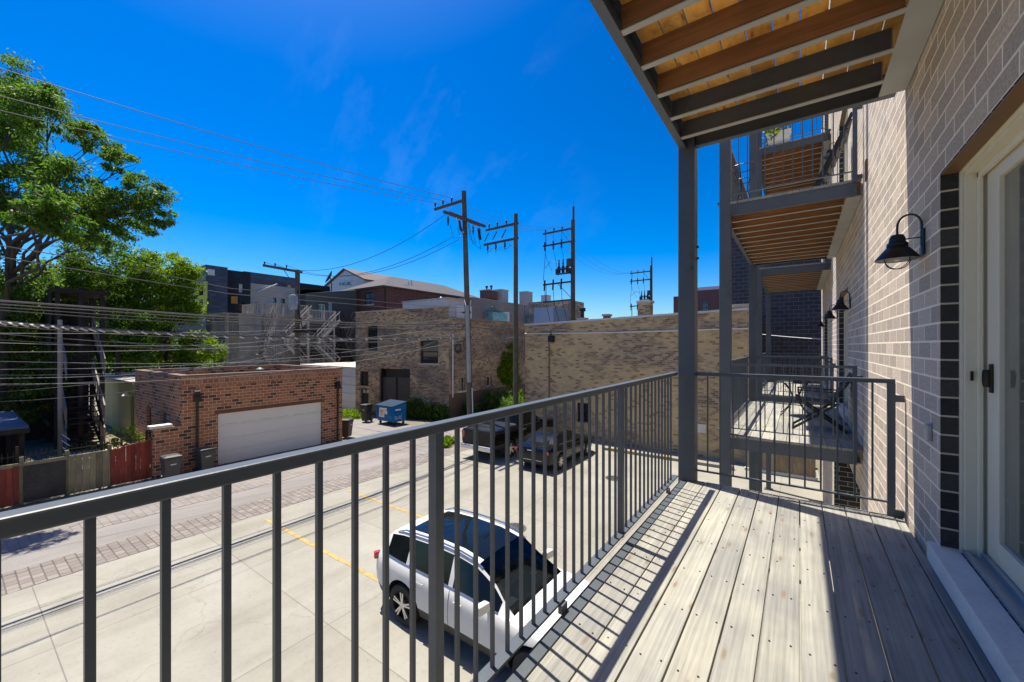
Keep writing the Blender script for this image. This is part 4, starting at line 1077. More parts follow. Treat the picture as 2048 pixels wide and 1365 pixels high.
# brick and clapboard rear buildings
q = onX(612, 587, -46.5); q1 = onX(672, 575, -46.5); q2 = onX(692, 580, -46.5)
t = bldg('clapboard_building', 'dark clapboard rear building with white door and open upper porch', (-49, q.y, 0))
tp4 = [(-57, q.y), (-46.5, q.y), (-46.5, q2.y + 1.5), (-57, q2.y + 1.5)]
pe = Pl(tp4[1], tp4[2])
h4 = [pe.op(638, 609, 651, 640), pe.op(657, 606, 665, 627), pe.op(638, 713, 648, 730), pe.op(661, 708, 668, 728)]
block(tp4, 0, q1.z - .1, t, DGSID, {1: h4}, depth=.2, tops={1: (q.z, q1.z), 0: (q.z - .4, q.z), 2: (q1.z, q1.z - .5), 3: q.z - .4})
window(pe, h4[0], .2, t, WHITE, DGLASS, False, mull=1); window(pe, h4[1], .2, t, WHITE, BGLASS); window(pe, h4[2], .2, t, WHITE, DGLASS); window(pe, h4[3], .2, t, WHITE, BGLASS)
a0 = onX(575, 575, -50).y
m = MB(); m.box(-58, -50, a0, q.y - .02, 0, onX(590, 572, -50).z); m.build('brick_wing', BBR, t)

# porches: posts, floors, slatted guards, stairs
def porch(label, x0, x1, y0, y1, levels, ypost, mat=WOODG, roof=None, stairs=True, group='wooden rear porches'):
    t = thing('wooden_porch', label, 'porch', (x1, (y0 + y1) / 2, 0), group)
    top = levels[-1] + 1.1
    m0 = None
    for y in ypost:
        for x in (x1, x0 + .1):
            m = MB(); m.box(x - .07, x + .07, y - .07, y + .07, 0, (roof or top)); m.build('post', mat, t)
    for z in levels: MB().box(x0, x1 - .08, y0, y1, z - .2, z).build('floor', mat, t)
    for z in levels:
        m = MB(); m.box(x1 - .03, x1 + .05, y0, y1, z + .98, z + 1.06); m.box(x1 - .02, x1 + .03, y0, y1, z + .08, z + .14)
        y = y0 + .08
        while y < y1: m.box(x1 - .016, x1 + .018, y, y + .045, z + .14, z + .98); y += .16
        m.box(x0, x1, y0 - .02, y0 + .03, z + .98, z + 1.06)
        x = x0
        while x < x1: m.box(x, x + .045, y0 - .01, y0 + .02, z + .1, z + .98); x += .16
        m.build('guard_rail', mat, t)
    if stairs:
        for i in range(len(levels)):
            lo = levels[i - 1] if i else 0; hi = levels[i]
            m = MB(); ya, yb = (y0 + .3, y1 - .2) if i % 2 == 0 else (y1 - .2, y0 + .3)
            xs = x1 + .75
            for s in (-.42, .42): m.bar((xs + s, ya, lo), (xs + s, yb, hi), .05, .26)
            n = max(4, int((hi - lo) / .2))
            for k in range(n):
                f = (k + .7) / n; yy = ya + (yb - ya) * f; m.box(xs - .42, xs + .42, yy - .13, yy + .13, lo + (hi - lo) * f - .02, lo + (hi - lo) * f + .02)
            for s in (-.42, .42):
                m.bar((xs + s, ya, lo + .95), (xs + s, yb, hi + .95), .05, .07)
                for k in range(0, n, 2):
                    f = (k + .5) / n; yy = ya + (yb - ya) * f; m.box(xs + s - .02, xs + s + .02, yy - .02, yy + .02, lo + (hi - lo) * f, lo + (hi - lo) * f + .95)
            m.build('stair', mat, t)
    if roof:
        m = MB(); m.box(x0 - .1, x1 + .2, y0 - .2, y1 + .2, roof, roof + .12); m.build('roof', mat, t)
    return t
XP = -40.0
y_ = lambda px: onX(px, 650, XP).y
zz_ = lambda px, py: onX(px, py, XP).z
porch('enclosed looking grey porch with a flat roof below the dark slate tower', XP - 3, XP, y_(450), y_(505), [2.2, zz_(480, 667)], [y_(455), y_(505)], roof=zz_(480, 630), stairs=False)
m = MB(); o = [x for x in COL.objects if x.name.startswith('wooden_porch')][-1]
m.box(XP - 2.9, XP + .06, y_(477), y_(503), 0, zz_(480, 628)); m.build('boarded_bay', WOODG, o)
porch('middle grey wooden porch with open stairs, behind the red garage', XP - 2.5, XP, y_(509), y_(548), [2.6, zz_(530, 690) - .9, zz_(530, 632)], [y_(509), y_(528), y_(548)])
porch('grey wooden porch with stairs right of the transformer pole', XP - 2.5, XP, y_(552), y_(615), [2.6, zz_(600, 668) - .9, zz_(600, 632)], [y_(552), y_(590), y_(615)])
XP = -43
porch('high white posted porch in front of the dark clapboard building', XP - 2.2, XP, y_(617), y_(672), [2.8, zz_(640, 690), zz_(640, 640)], [y_(617), y_(668)], mat=plain('grey white porch paint', (.36, .35, .32), .7), roof=None)
q = onX(690, 640, -44)
porch('dark stair porch between the clapboard and maroon brick buildings', -46, -44, onX(676, 640, -44).y, onX(707, 640, -44).y, [3.0, 5.4, q.z], [onX(700, 640, -44).y, onX(706, 640, -44).y], mat=plain('dark porch paint', (.05, .045, .042), .7))

# maroon brick house with hip roof
c = onX(768, 572, -42); L = onY(690, 582, c.y); e = onX(962, 598, -42)
t = bldg('maroon_brick_house', 'maroon brick house with a long grey hipped roof', (-46, c.y + 5, 0))
hp = [(L.x, c.y), (-42, c.y), (-42, e.y), (L.x, e.y)]
p1, p2 = Pl(hp[0], hp[1]), Pl(hp[1], hp[2])
h5 = [p1.op(728, 585, 747, 609), p1.op(695, 598, 708, 636)]
h6 = [p2.op(850, 596, 868, 604)]
mb = MB()
for i in range(4):
    pl = Pl(hp[i], hp[(i + 1) % 4]); wall_holes(mb, pl.P, 0, pl.L, 0, c.z, {0: h5, 1: h6}.get(i, []), .2)
mb.build('wall', MBR, t)
window(p1, h5[0], .2, t, DFR, BGLASS, True, sill=STONE, mull=1, fw=.1); window(p1, h5[1], .2, t, WHITE, BGLASS, False); window(p2, h6[0], .2, t, DFR, DGLASS, False, mull=1)
rz = onX((L.x + -42) and 775, 552, (L.x - 42) / 2).z; xm = (L.x - 42) / 2; hw = (-42 - L.x) / 2
o_ = .5; m = MB()
m.add([(L.x - o_, c.y - o_, c.z), (-42 + o_, c.y - o_, c.z), (-42 + o_, e.y + o_, c.z), (L.x - o_, e.y + o_, c.z), (xm, c.y + hw, rz), (xm, e.y - hw, rz),
       (L.x - o_, c.y - o_, c.z - .18), (-42 + o_, c.y - o_, c.z - .18), (-42 + o_, e.y + o_, c.z - .18), (L.x - o_, e.y + o_, c.z - .18)],
      [(0, 1, 4), (1, 2, 5, 4), (2, 3, 5), (3, 0, 4, 5), (0, 6, 7, 1), (1, 7, 8, 2), (2, 8, 9, 3), (3, 9, 6, 0), (9, 8, 7, 6)])
rf = m.build('roof', SHING, t)
m = MB()
for px, py in ((817, 565), (823, 563)): q = onX(px, py, -43.6); m.lathe((q.x, q.y, q.z - .5), [(.1, 0), (.1, .6)], 8)
q = onX(811, 572, -43); m.box(q.x - .3, q.x + .3, q.y - .4, q.y + .4, q.z - .25, q.z + .05); m.build('roof_vent', CHROME, rf)
m = MB(); q = onX(768, 580, -41.95); m.tube([(-41.92, c.y + .12, c.z - .2), (-41.92, c.y + .12, 1)], .07, 6); m.build('downspout', BLACK, t)
q = onX(882, 600, -40); chs = thing('metal_flue', 'tall metal flue above the parapet of the brown building', 'flue', (q.x, q.y, 7)); m = MB(); m.lathe((q.x, q.y, 7), [(.16, 0), (.16, q.z - 7 - .9 + .9), (.28, q.z - 7 + .02), (.28, q.z - 7 + .3), (.1, q.z - 7 + .4)], 10); m.build('pipe', CHROME, chs)

# white gabled house
pk = atD(690, 541, 66); ev = onY(655, 572, pk.y); wz = ev.z
hw = abs(ev.x - pk.x); yb = onX(752, 560, pk.x + hw * .5).y
t = bldg('white_gabled_house', 'white clapboard house gable with brown roof above the roofs', (pk.x, pk.y, 0))
m = MB(); x0, x1 = pk.x - hw, pk.x + hw; ye = pk.y + 9
m.add([(x0, pk.y, 0), (x1, pk.y, 0), (x1, pk.y, wz), (pk.x, pk.y, pk.z), (x0, pk.y, wz), (x0, ye, 0), (x1, ye, 0), (x1, ye, wz), (pk.x, ye, pk.z), (x0, ye, wz)],
      [(0, 1, 2, 3, 4), (9, 8, 7, 6, 5), (1, 6, 7, 2), (5, 0, 4, 9)]); m.build('wall', WSID, t)
m = MB(); dz = (pk.z - wz) / hw
for s in (-1, 1):
    a = Vector((pk.x, 0, pk.z + .1)); b = Vector((pk.x + s * (hw + .5), 0, wz + .1 - .5 * dz))
    m.add([(a.x, pk.y - .3, a.z), (b.x, pk.y - .3, b.z), (b.x, ye + .3, b.z), (a.x, ye + .3, a.z), (a.x, pk.y - .3, a.z + .2), (b.x, pk.y - .3, b.z + .2), (b.x, ye + .3, b.z + .2), (a.x, ye + .3, a.z + .2)],
          [(0, 1, 2, 3), (7, 6, 5, 4), (0, 4, 5, 1), (1, 5, 6, 2), (2, 6, 7, 3), (3, 7, 4, 0)])
m.build('roof', SHING2, t)
pg = Pl((x0, pk.y), (x1, pk.y))
for x_0, x_1, ya, yb_ in ((679, 684, 565, 573), (685, 691, 564, 573), (694, 702, 563, 573)):
    o = pg.op(x_0, ya, x_1, yb_); m = MB(); a = pg.P(o[0], o[2], -.04); b = pg.P(o[1], o[3], -.12); m.box(a.x, b.x, b.y, a.y, a.z, b.z); w_ = m.build('window', WHITE, t)
    m = MB(); m.box(a.x + .12, b.x - .12, b.y - .03, b.y - .003, a.z + .12, b.z - .12); m.build('pane', DGLASS, w_)
m = MB(); q = atD(690, 540, 68); m.lathe((q.x + .2, q.y, q.z - 1.2), [(.75, 0), (.75, .9), (.55, 1.25), (.2, 1.4)], 12); m.build('roof_ventilator', BLACK, t)
q = atD(661, 556, 58); ds = thing('satellite_dish', 'dark satellite dish on a roof beside the white gable', 'satellite dish', (q.x, q.y, q.z - 2))
m = MB(); n_ = Vector((-.45, -.75, .45)).normalized(); ax = n_.orthogonal().normalized(); ay = n_.cross(ax)
pts = []; fs = []
for k, (r_, dd_) in enumerate(((.02, .0), (.55, .08), (1.0, .28), (1.02, .30), (.55, .14), (.02, .06))):
    for j in range(14): pts.append(q + (ax * math.cos(2 * math.pi * j / 14) + ay * math.sin(2 * math.pi * j / 14)) * r_ + n_ * dd_)
for k in range(5):
    for j in range(14): fs.append((k * 14 + j, k * 14 + (j + 1) % 14, (k + 1) * 14 + (j + 1) % 14, (k + 1) * 14 + j))
m.add(pts, fs); m.build('dish', BLACK, ds); m = MB(); m.tube([q, q + Vector((.1, .1, -1)), q + Vector((.1, .1, -2.4))], .07, 6); m.build('mast', BLACK, ds)

# tan apartment row behind, with chimneys and teal balconies
X_ = -34
a = onX(946, 594, X_); b = onX(1062, 600, X_)
t = bldg('old_brick_apartments', 'old tan brick apartments with teal glass balconies beyond the first poles', (X_ - 3, a.y, 0))
ap = [(X_ - 9, a.y), (X_, a.y), (X_, b.y), (X_ - 9, b.y)]
pq = Pl(ap[1], ap[2]); hq = [pq.op(982, 612, 989, 626), pq.op(1046, 612, 1050, 626)]
APB = brick('dusty grey brown brick', [(.30, .25, .20), (.26, .21, .17), (.34, .28, .22)], (.28, .24, .2), .4, .14, .02, .4, (.2, .17, .15), .4)
block(ap, 0, a.z - .1, t, APB, {1: hq}, depth=.25, cap=TILEC)
for o in hq: window(pq, o, .25, t, WHITE, DGLASS, False, fw=.15)
for px0_, px1_, y0_, y1_ in ((970, 1004, 625, 642), (1051, 1068, 634, 650)):
    p_ = onX(px0_, y0_, X_ + .02); p__ = onX(px1_, y1_, X_ + .02)
    m = MB(); m.box(X_ + .02, X_ + 1.3, p_.y, p__.y - .6, p__.z - .2, p_.z); bal = m.build('balcony', TEAL, t)
    m = MB(); m.box(X_ + .02, X_ + 1.32, p__.y - .55, p__.y, p__.z - .2, p_.z + .2); m.build('screen', WHITE, bal)
for i, (px, py, wv, lab, pots, mt) in enumerate(((978, 583, 2.0, 'low red chimney with two dark flues on the tan apartments', 2, MBR), (1003, 582, 1.6, 'broad grey chimney right of the two flues', 0, CSTUC), (1052, 586, 1.7, 'tall cement chimney right of the second pole', 0, CSTUC))):
    q = onX(px, py, X_ - 1); chimney((q.x, q.y), wv * .8, wv, a.z - 1, q.z, mt, lab, pots=pots)
q = onX(1092, 593, X_ - 1); chimney((q.x, q.y), 1.2, 1.2, 6, q.z, WSTUC, 'pale square stack above the light blue metal block')
# light blue metal clad block
c = onY(1107, 614, 36)
l_ = onY(1068, 611, 36); r_ = onX(1137, 620, c.x)
t = bldg('metal_clad_block', 'light blue grey metal clad block behind the tan wall', (c.x, 38, 0))
MET = plain('pale blue cladding', (.36, .43, .52), .5, .1, .05, .6); MET_SHADE = plain('pale blue cladding in shade', (.22, .27, .34), .5, .1, .05, .6)  # second tone paints the shaded side of the same cladding
m = MB(); m.box(l_.x, c.x - .01, 36, r_.y, 0, c.z); m.build('wall', MET, t)
m = MB(); m.box(c.x - .012, c.x + .02, 35.98, r_.y, 0, c.z - .05); m.build('side_wall', MET_SHADE, t)
q = onY(1075, 602, 40); m = MB(); m.box(q.x - 1.2, q.x + 4, 40, 44, 6, onY(1075, 604, 40).z); m.build('rear_wall', BBR, t)
# purple brown building glimpsed at the nearest column
c = onY(1347, 585, 58); c2 = onY(1436, 578, 58)
t = bldg('distant_maroon_building', 'distant maroon building glimpsed on both sides of the nearest column', (c.x + 4, 60, 0))
PUR = plain('purple brown brick far off', (.16, .075, .07), .8, 0, .12, 1.5)
m = MB(); m.box(c.x, c.x + 1.2, 58, 64, 0, c.z - .6); m.box(c.x + 1.2, c2.x + 1.5, 58.3, 66, 0, c2.z); m.build('wall', PUR, t)
m = MB(); q = onY(1415, 577, 59); m.box(q.x - 2, c2.x + 1, 59, 65, c2.z, c2.z + .5); m.build('roof_edge', WSTUC, t)
m = MB(); q = onY(1411, 612, 58); m.box(q.x - .4, q.x + .3, 58.2, 58.29, q.z - .6, q.z + .6); m.box(q.x - 1.7, q.x - 1.2, 58.2, 58.29, q.z - 1.2, q.z - .2); m.build('window', DGLASS, t)

# garage row left of the brown building (white roller garage across the side alley)
t = bldg('white_roller_garage', 'white panelled garage left of the brown brick building', (-31, 18.4, 0), cat='garage')
q = onX(685, 737, -28.5); rp = [(-38, 18.9), (-27.98, 18.9), (-27.98, 26), (-38, 26)]
m = MB(); m.box(-38, -27.98, 18.9, 26, 0, onY(698, 737, 18.9).z); m.build('wall', WSTUC, t)
m = MB(); zt_ = onY(698, 737, 18.9).z
m.box(-38.1, -27.95, 18.8, 26, zt_ + .003, zt_ + .12)
for k in range(1, 5): m.box(-37.9, -28.05, 18.87, 18.897, zt_ * k / 5, zt_ * k / 5 + .03)
m.build('fascia', TILEC, t)
# olive ribbed garage behind the red garage
t = bldg('olive_garage', 'olive ribbed metal garage with pale flat roof, left behind the red garage', (-35, 8, 0), cat='garage')
m = MB(); m.box(-40, -30.2, 6.2, 12, 0, 3.05); m.build('wall', YSID, t)
m = MB(); m.box(-40.2, -30.0, 6.0, 12.2, 3.055, 3.2); m.build('roof', plain('pale roof felt', (.33, .31, .28), .9), t)
m = MB(); m.box(-30.9, -30.5, 6.13, 6.197, 0, 2.3); m.build('corner_trim', plain('olive trim', (.16, .15, .07), .7), t)
m = MB(); m.lathe((-31.4, 6.05, 2.35), [(.03, .2), (.06, .18), (.22, 0), (.2, -.02)], 12); m.build('wall_lamp', WHITE, t)

# dark wooden back porch tower in the left yard
t = thing('dark_stair_tower', 'dark brown wooden back stair tower in the yard on the left', 'porch', (-31, 4, 0))
X0, X1 = -33.0, -30.4
for yy in (3.3, 4.1, 4.9):
    for xx in (X0, X1):
        m = MB(); m.box(xx - .09, xx + .09, yy - .09, yy + .09, 0, 8.2); m.build('post', WOODD, t)
for i, z in enumerate((1.2, 3.5, 5.9)):
    m = MB(); m.box(X0 - 1.5, X0 + .9, 3.2, 5.0, z - .25, z); m.build('landing', WOODD, t)
    m = MB(); ya, yb_ = (5.3, 3.4)
    n = 10; lo = z - 2.35; lo = max(0, lo)
    for s in (3.5, 4.75): m.bar((X1 + 1.2, s, lo), (X0 + .8, s, z), .05, .3)
    for k in range(n):
        f = (k + .7) / n; xx = X1 + 1.2 + (X0 + .8 - X1 - 1.2) * f; m.box(xx - .16, xx + .16, 3.5, 4.75, lo + (z - lo) * f - .02, lo + (z - lo) * f + .025)
    m.build('stair', WOODD, t)
    m = MB()
    for s in (3.45, 4.8):
        m.bar((X1 + 1.2, s, lo + .95), (X0 + .8, s, z + .95), .06, .10)
        for k in range(8): f = k / 7; xx = X1 + 1.2 + (X0 + .8 - X1 - 1.2) * f; m.box(xx - .025, xx + .025, s - .025, s + .025, lo + (z - lo) * f, lo + (z - lo) * f + .95)
    m.build('handrail', plain('sunlit grey handrail', (.22, .20, .18), .7), t)  # lighter grey than the dark posts
m = MB(); m.box(X0 - 1.6, X1 + .3, 3.1, 5.1, 7.9, 8.1); m.build('roof', WOODD, t)
m = MB(); m.box(X0 - 1.7, X0 - 1.5, 1.5, 5.0, 0, 7.8); m.box(X0 - 1.5, X1, 3.06, 3.1, 5.0, 7.9); m.build('side_boarding', WOODD, t)
# galvanised yard pole in front of it
q = onX(120, 640, -24)
t = thing('yard_pole', 'slim grey metal pole rising from the yard at the dark stairs', 'pole', (-24, q.y, 0))
m = MB(); m.tube([(-24, q.y, 0), (-24, q.y, q.z)], .07, 8); m.build('shaft', plain('galvanised pole', (.30, .28, .22), .6, .2), t)
m = MB()
for k in range(4): m.bar((-24, q.y, 1.7 - k * .25), (-23.7, q.y + .22, 1.45 - k * .25), .03, .03)
m.build('peg', CHROME, t)
# blue roofed carport
t = thing('carport', 'low open carport with a flat blue grey roof behind the iron fence', 'carport', (-25, 0, 0))
m = MB(); m.box(-28.2, -22.4, -4, 1.75, 2.26, 2.34); m.build('roof', plain('blue grey roof sheet', (.05, .075, .14), .6, 0, .15, 1), t)
for x, y in ((-22.6, 1.6), (-28, 1.6), (-22.6, -1.5), (-28, -1.5), (-25.2, 1.6)):
    m = MB(); m.box(x - .07, x + .07, y - .07, y + .07, 0, 2.255); m.build('post', WOODD, t)
m = MB(); m.box(-28.2, -28.1, -4, 1.75, 0, 2.25); m.box(-28.1, -22.5, -4, -3.9, 0, 2.25); m.build('back_wall', WOODD, t)
m = MB(); m.box(-22.45, -22.38, -4, 1.77, 2.1, 2.255); m.build('fascia', WOODD, t)
# yard path of stone slabs
sheet('yard_path', [(-28.5, 3.0), (-22.0, 3.6), (-22.0, 5.2), (-28.5, 5.4)], .02, plain('pale yard slabs', (.38, .33, .27), .9, 0, .2, 1.5, fine=.1))

# neighbouring block behind the carport, closing the yard on that side
t = bldg('brick_walk_up', 'tall brick walk up block standing behind the carport and shady tree', (-46, -18, 0))
wp = [(-58, -34), (-44, -34), (-44, -6), (-58, -6)]
pw = Pl(wp[1], wp[2]); hw_ = [(3 + 5.2 * i, 4.4 + 5.2 * i, z, z + 1.7) for i in range(5) for z in (1.2, 4.4, 7.6)]
block(wp, 0, 10.6, t, BBR, {1: hw_}, depth=.2, cap=TILEC)
for o in hw_: window(pw, o, .2, t, WHITE, DGLASS, sill=STONE)
# ------------------------------------------------------------------ utility poles
INS = plain('brown insulator', (.05, .035, .03), .6, 0, .2, 5, spec=.25)
def pole(label, x, y, h, lean=(0, 0), r=(.17, .125), name='utility_pole'):
    t = thing(name, label, 'utility pole', (x, y, 0), 'wooden utility poles along the alley')
    top = Vector((x + lean[0], y + lean[1], h))
    m = MB(); n = 8
    m.tube([Vector((x, y, 0)).lerp(top, k / n) for k in range(n + 1)], [r[0] + (r[1] - r[0]) * k / n for k in range(n + 1)], 12)
    m.build('shaft', POLEW, t, smooth=True)
    t['top'] = [top.x, top.y, top.z]
    return t, (lambda z: Vector((x, y, 0)).lerp(top, z / h))
def insulator(t, p, hgt=.28, down=False):
    m = MB(); s = -1 if down else 1
    m.lathe(p, [(.025, 0), (.03, s * .08), (.07, s * .1), (.03, s * .13), (.07, s * .17), (.03, s * .2), (.06, s * .24), (.02, s * hgt)], 8)
    return m.build('insulator', INS, t)
def arm(t, a, b, w=.10, h=.13):
    m = MB(); m.bar(a, b, w, h); return m.build('crossarm', POLEW, t)
def brace(t, a, b, mat=None):
    m = MB(); m.bar(a, b, .035, .035); return m.build('brace', mat or POLEW, t)
XPL = -14.0
pA, PA = pole('tall leaning utility pole with three crossing arms, left of the other poles', -14.0, 16.0, G + 8.15, lean=(-.40, -.12))
aA = onX(937, 404, -14.35); yA = 15.9
zA1 = G + 7.6; e1 = Vector((-16.45, yA - .05, zA1 - .05)); arm(pA, PA(zA1) + Vector((.1, -.16, 0)), e1 + Vector((0, -.1, 0)))
insA = [PA(zA1) + Vector((dx, -.16, .06)) for dx in (-.75, -1.4, -2.0)]
for p in insA: insulator(pA, p)
zA2 = G + 6.55
for k in (0, 1):
    arm(pA, Vector((-14.4 + k * .36, yA - 1.5, zA2 + .12 * (1 - k))), Vector((-14.4 + k * .36, yA + 1.3, zA2 + .12 * (1 - k))), .11, .13)
brace(pA, Vector((-14.2, yA - .8, zA2 - .05)), PA(zA2 - .75), CHROME); brace(pA, Vector((-14.1, yA + .8, zA2 - .05)), PA(zA2 - .75), CHROME)
for k, dy in enumerate((-1.35, -.5, .55, 1.1)): insulator(pA, Vector((-14.25, yA + dy, zA2 - .08)), .5, True)
m = MB(); m.tube([PA(z) + Vector((.12, -.14, 0)) for z in (3.3, 4.6, 6.2, 7.3)], .11, 8); m.build('conduit_riser', plain('grey conduit', (.33, .34, .35), .5, .1), pA)
m = MB(); m.tube([PA(z) + Vector((.2, -.02, 0)) for z in (.05, 1.5, 3.0)], .03, 6); m.build('pale_conduit', WHITE, pA)
m = MB(); m.tube([PA(7.6) + Vector((-.05, -.15, 0)), PA(7.2) + Vector((.12, -.2, 0)), PA(6.6) + Vector((.13, -.2, 0))], .03, 6); m.build('pale_conduit', WHITE, pA)
for k, (dy, dz) in enumerate(((-1.2, -.55), (-.7, -.35), (.5, -.5), (.95, -.7))):
    m = MB(); m.tube([Vector((-14.25, yA + dy, zA2 - .5)), Vector((-14.2, yA + dy + .2, zA2 - .55 + dz)), Vector((-14.15, yA + dy * .4, zA2 - .4 + dz)), Vector((-14.2, yA + dy * .2, zA2 - .1))], .014, 5); m.build('jumper_loop', BLACK, pA)
m = MB(); m.bar((-14.05, yA - .75, zA2 - .2), (-13.95, yA - .7, zA2 - .75), .09, .09); m.bar((-14.05, yA + .75, zA2 - .25), (-13.95, yA + .8, zA2 - .85), .10, .10); m.build('fuse_cutout', INS, pA)
for z in (G + 1.1, G + .45, G + 1.75):
    m = MB(); c = PA(z); m.lathe((c.x, c.y, z - .05), [(.185, 0), (.185, .1)], 12); m.bar(c + Vector((-.25, -.1, 0)), c + Vector((.2, -.1, 0)), .08, .08); m.build('cable_clamp', BLACK, pA)
m = MB(); c = PA(G + .1); m.tube([c + Vector((.25 * math.cos(R(a)) * .5, -.22, .30 * math.sin(R(a)))) for a in range(0, 361, 24)], .02, 5); m.build('cable_slack_coil', BLACK, pA)
pB, PB = pole('second utility pole with two short arms of fuses, right of the leaning pole', -14.0, 20.1, G + 8.0)
for i, z in enumerate((G + 7.35, G + 6.45)):
    arm(pB, (-13.75, 20.0, z + .03), (-16.2 - .15 * i, 19.92, z - .03))
for dx in (-.5, -1.2, -1.85):
    insulator(pB, Vector((-14.1 + dx, 19.95, G + 7.42))); insulator(pB, Vector((-14.2 + dx, 19.95, G + 6.38)), .35, True)
    m = MB(); m.bar((-14.1 + dx, 19.9, G + 7.1), (-14.35 + dx, 19.8, G + 6.6), .05, .05); m.build('fuse_cutout', INS, pB)
    m = MB(); m.bar((-14.25 + dx, 19.9, G + 6.4), (-14.05 + dx, 19.75, G + 5.75), .03, .03)
    m.tube([(-14.0 + dx + .22 * math.cos(R(a)), 19.85, G + 6.12 + .2 * math.sin(R(a))) for a in range(180, 361, 30)], .018, 5); m.build('jumper_loop', CABLEM, pB)
brace(pB, (-14.6, 19.95, G + 6.4), (-14.1, 20.0, G + 5.95), CHROME)
def switch_pole(label, x, y, k):
    h = G + 8.9 * k if k == 1 else G + 7.6
    t, P = pole(label, x, y, G + 9.4, r=(.20, .15)); zt_ = G + 9.4
    m = MB(); m.bar((x + .1, y - .1, zt_ - 1.0), (x + .1, y - .1, zt_ + .95), .10, .12); m.tube([(x + .1, y - .1, zt_ + .9), (x + .1, y - .1, zt_ + 1.4)], .015, 5); m.build('top_extension', POLEW, t)
    zs = [G + 8.7, G + 7.75, G + 4.75, G + 3.4]
    for i, z in enumerate(zs): arm(t, (x + .1, y - .15, z + .03), (x - 2.45, y - .22, z - .02), .10, .12)
    brace(t, (x - .9, y - .2, zs[0]), (x - .1, y - .15, zs[1] - .1)); brace(t, (x - 1.2, y - .2, zs[2]), (x - .05, y - .15, zs[2] - 1.2))
    for zz in (zs[0], zs[2]): brace(t, (x - 2.2, y - .2, zz), (x - 2.2, y - .2, (zs[1] if zz == zs[0] else zs[3])))
    for dx in (-.8, -1.5, -2.25):
        insulator(t, Vector((x + dx, y - .2, zs[0] + .05)))
        m = MB(); m.bar((x + dx, y - .3, zs[1] + .25), (x + dx, y - .3, zs[1] - .4), .07, .10); m.bar((x + dx, y - .3, zs[2] + .3), (x + dx - .05, y - .3, zs[2] - .5), .08, .10); m.build('fuse_cutout', INS, t)
        m = MB(); m.tube([(x + dx, y - .3, zs[1] - .4), (x + dx + .15, y - .25, zs[1] - 1.1), (x + dx * .6 - .3, y - .25, zs[1] - 2.0)], .014, 5)
        m.tube([(x + dx, y - .3, zs[2] - .5), (x + dx + .05, y - .3, zs[3]), (x + dx + .5, y - .3, zs[3] - 1.6), (x + dx + 1.4, y - .2, zs[3] - 2.2)], .02, 5)
        m.tube([(x + dx, y - .25, zs[0] + .3), (x + dx + .02, y - .3, zs[1] + .2)], .012, 4); m.build('jumper_wire', BLACK, t)
    # bank of recloser bushings on a frame
    m = MB(); zc = G + 6.0
    for zz in (zc - .25, zc - .6): m.box(x - 1.25, x - .15, y - .42, y - .36, zz, zz + .06); m.box(x - 1.25, x - .15, y - .10, y - .04, zz, zz + .06)
    for xx in (x - 1.25, x - .2): m.box(xx, xx + .05, y - .42, y - .04, zc - .62, zc - .2)
    m.build('equipment_frame', STEEL, t)
    for dx in (-1.0, -.65, -.3):
        m = MB(); m.lathe((x + dx - .05, y - .23, zc - .5), [(.10, 0), (.12, .1), (.12, .45), (.05, .5), (.08, .56), (.04, .62), (.08, .70), (.04, .78), (.05, 1.0)], 10); m.build('bushing', INS, t)
    m = MB(); m.box(x + .02 - .3, x + .02, y - .5, y - .15, zc - .1, zc + .45); m.build('control_box', STEEL, t)
    m = MB(); m.tube([(x - 2.2, y - .25, zs[1] - .2), (x - 2.4, y - .25, zs[1] - 2.5), (x - 2.3, y - .25, zs[2] - .3)], .02, 5); m.tube([(x - 2.25, y - .25, zc), (x - 1.7, y - .25, zc + .5), (x - 1.2, y - .25, zc + .25)], .02, 5); m.build('side_wire', BLACK, t)
    return t, P, zs
pC, PC, zsC = switch_pole('utility pole with stacked arms and switch gear, standing behind the tan wall', -13.75, 27.2, 1)
pD, PD, zsD = switch_pole('farthest utility pole with switch gear, small beside the brick chimney', -14.1, 48.0, 1)
# transformer pole behind the garage
q = onX(595, 541, -31); pE, PE = pole('transformer pole behind the red garage with one offset arm', -31, q.y, q.z, r=(.2, .17))
arm(pE, (-30.8, q.y + .25, q.z - .15), (-30.8, q.y - 2.5, q.z - .05), .13, .16)
brace(pE, (-30.8, q.y - 1.1, q.z - .15), PE(q.z - 1.5)); brace(pE, (-30.8, q.y - .1, q.z - .9), PE(q.z - 1.4))
insE = [Vector((-30.8, q.y + d, q.z - .02)) for d in (-2.4, -1.7, -.9)]
for p in insE: insulator(pE, p, .25)
tz = onX(583, 605, -31).z; m = MB(); m.lathe((-30.75, q.y - .42, tz - .55), [(.25, 0), (.30, .05), (.30, .95), (.27, 1.05), (.06, 1.1), (.06, 1.25)], 16); m.build('transformer', plain('grey transformer', (.40, .42, .46), .5, .1), pE, smooth=True)
m = MB(); m.tube([(-30.7, q.y - .1, tz + .9), (-30.6, q.y - .3, tz + .2), (-30.5, q.y - .1, tz - 1.0), (-30.7, q.y + .3, tz - 2.2)], .05, 6); m.build('riser_wire', BLACK, pE)
q2 = onX(600, 662, -30.6); m = MB(); m.bar(q2 + Vector((0, -.5, 0)), q2 + Vector((0, 1.2, 0)), .22, .3); m.tube([q2 + Vector((.1, -.45, .02)), q2 + Vector((.1, -.9, .06))], .06, 6); m.build('splice_case', BLACK, pE)

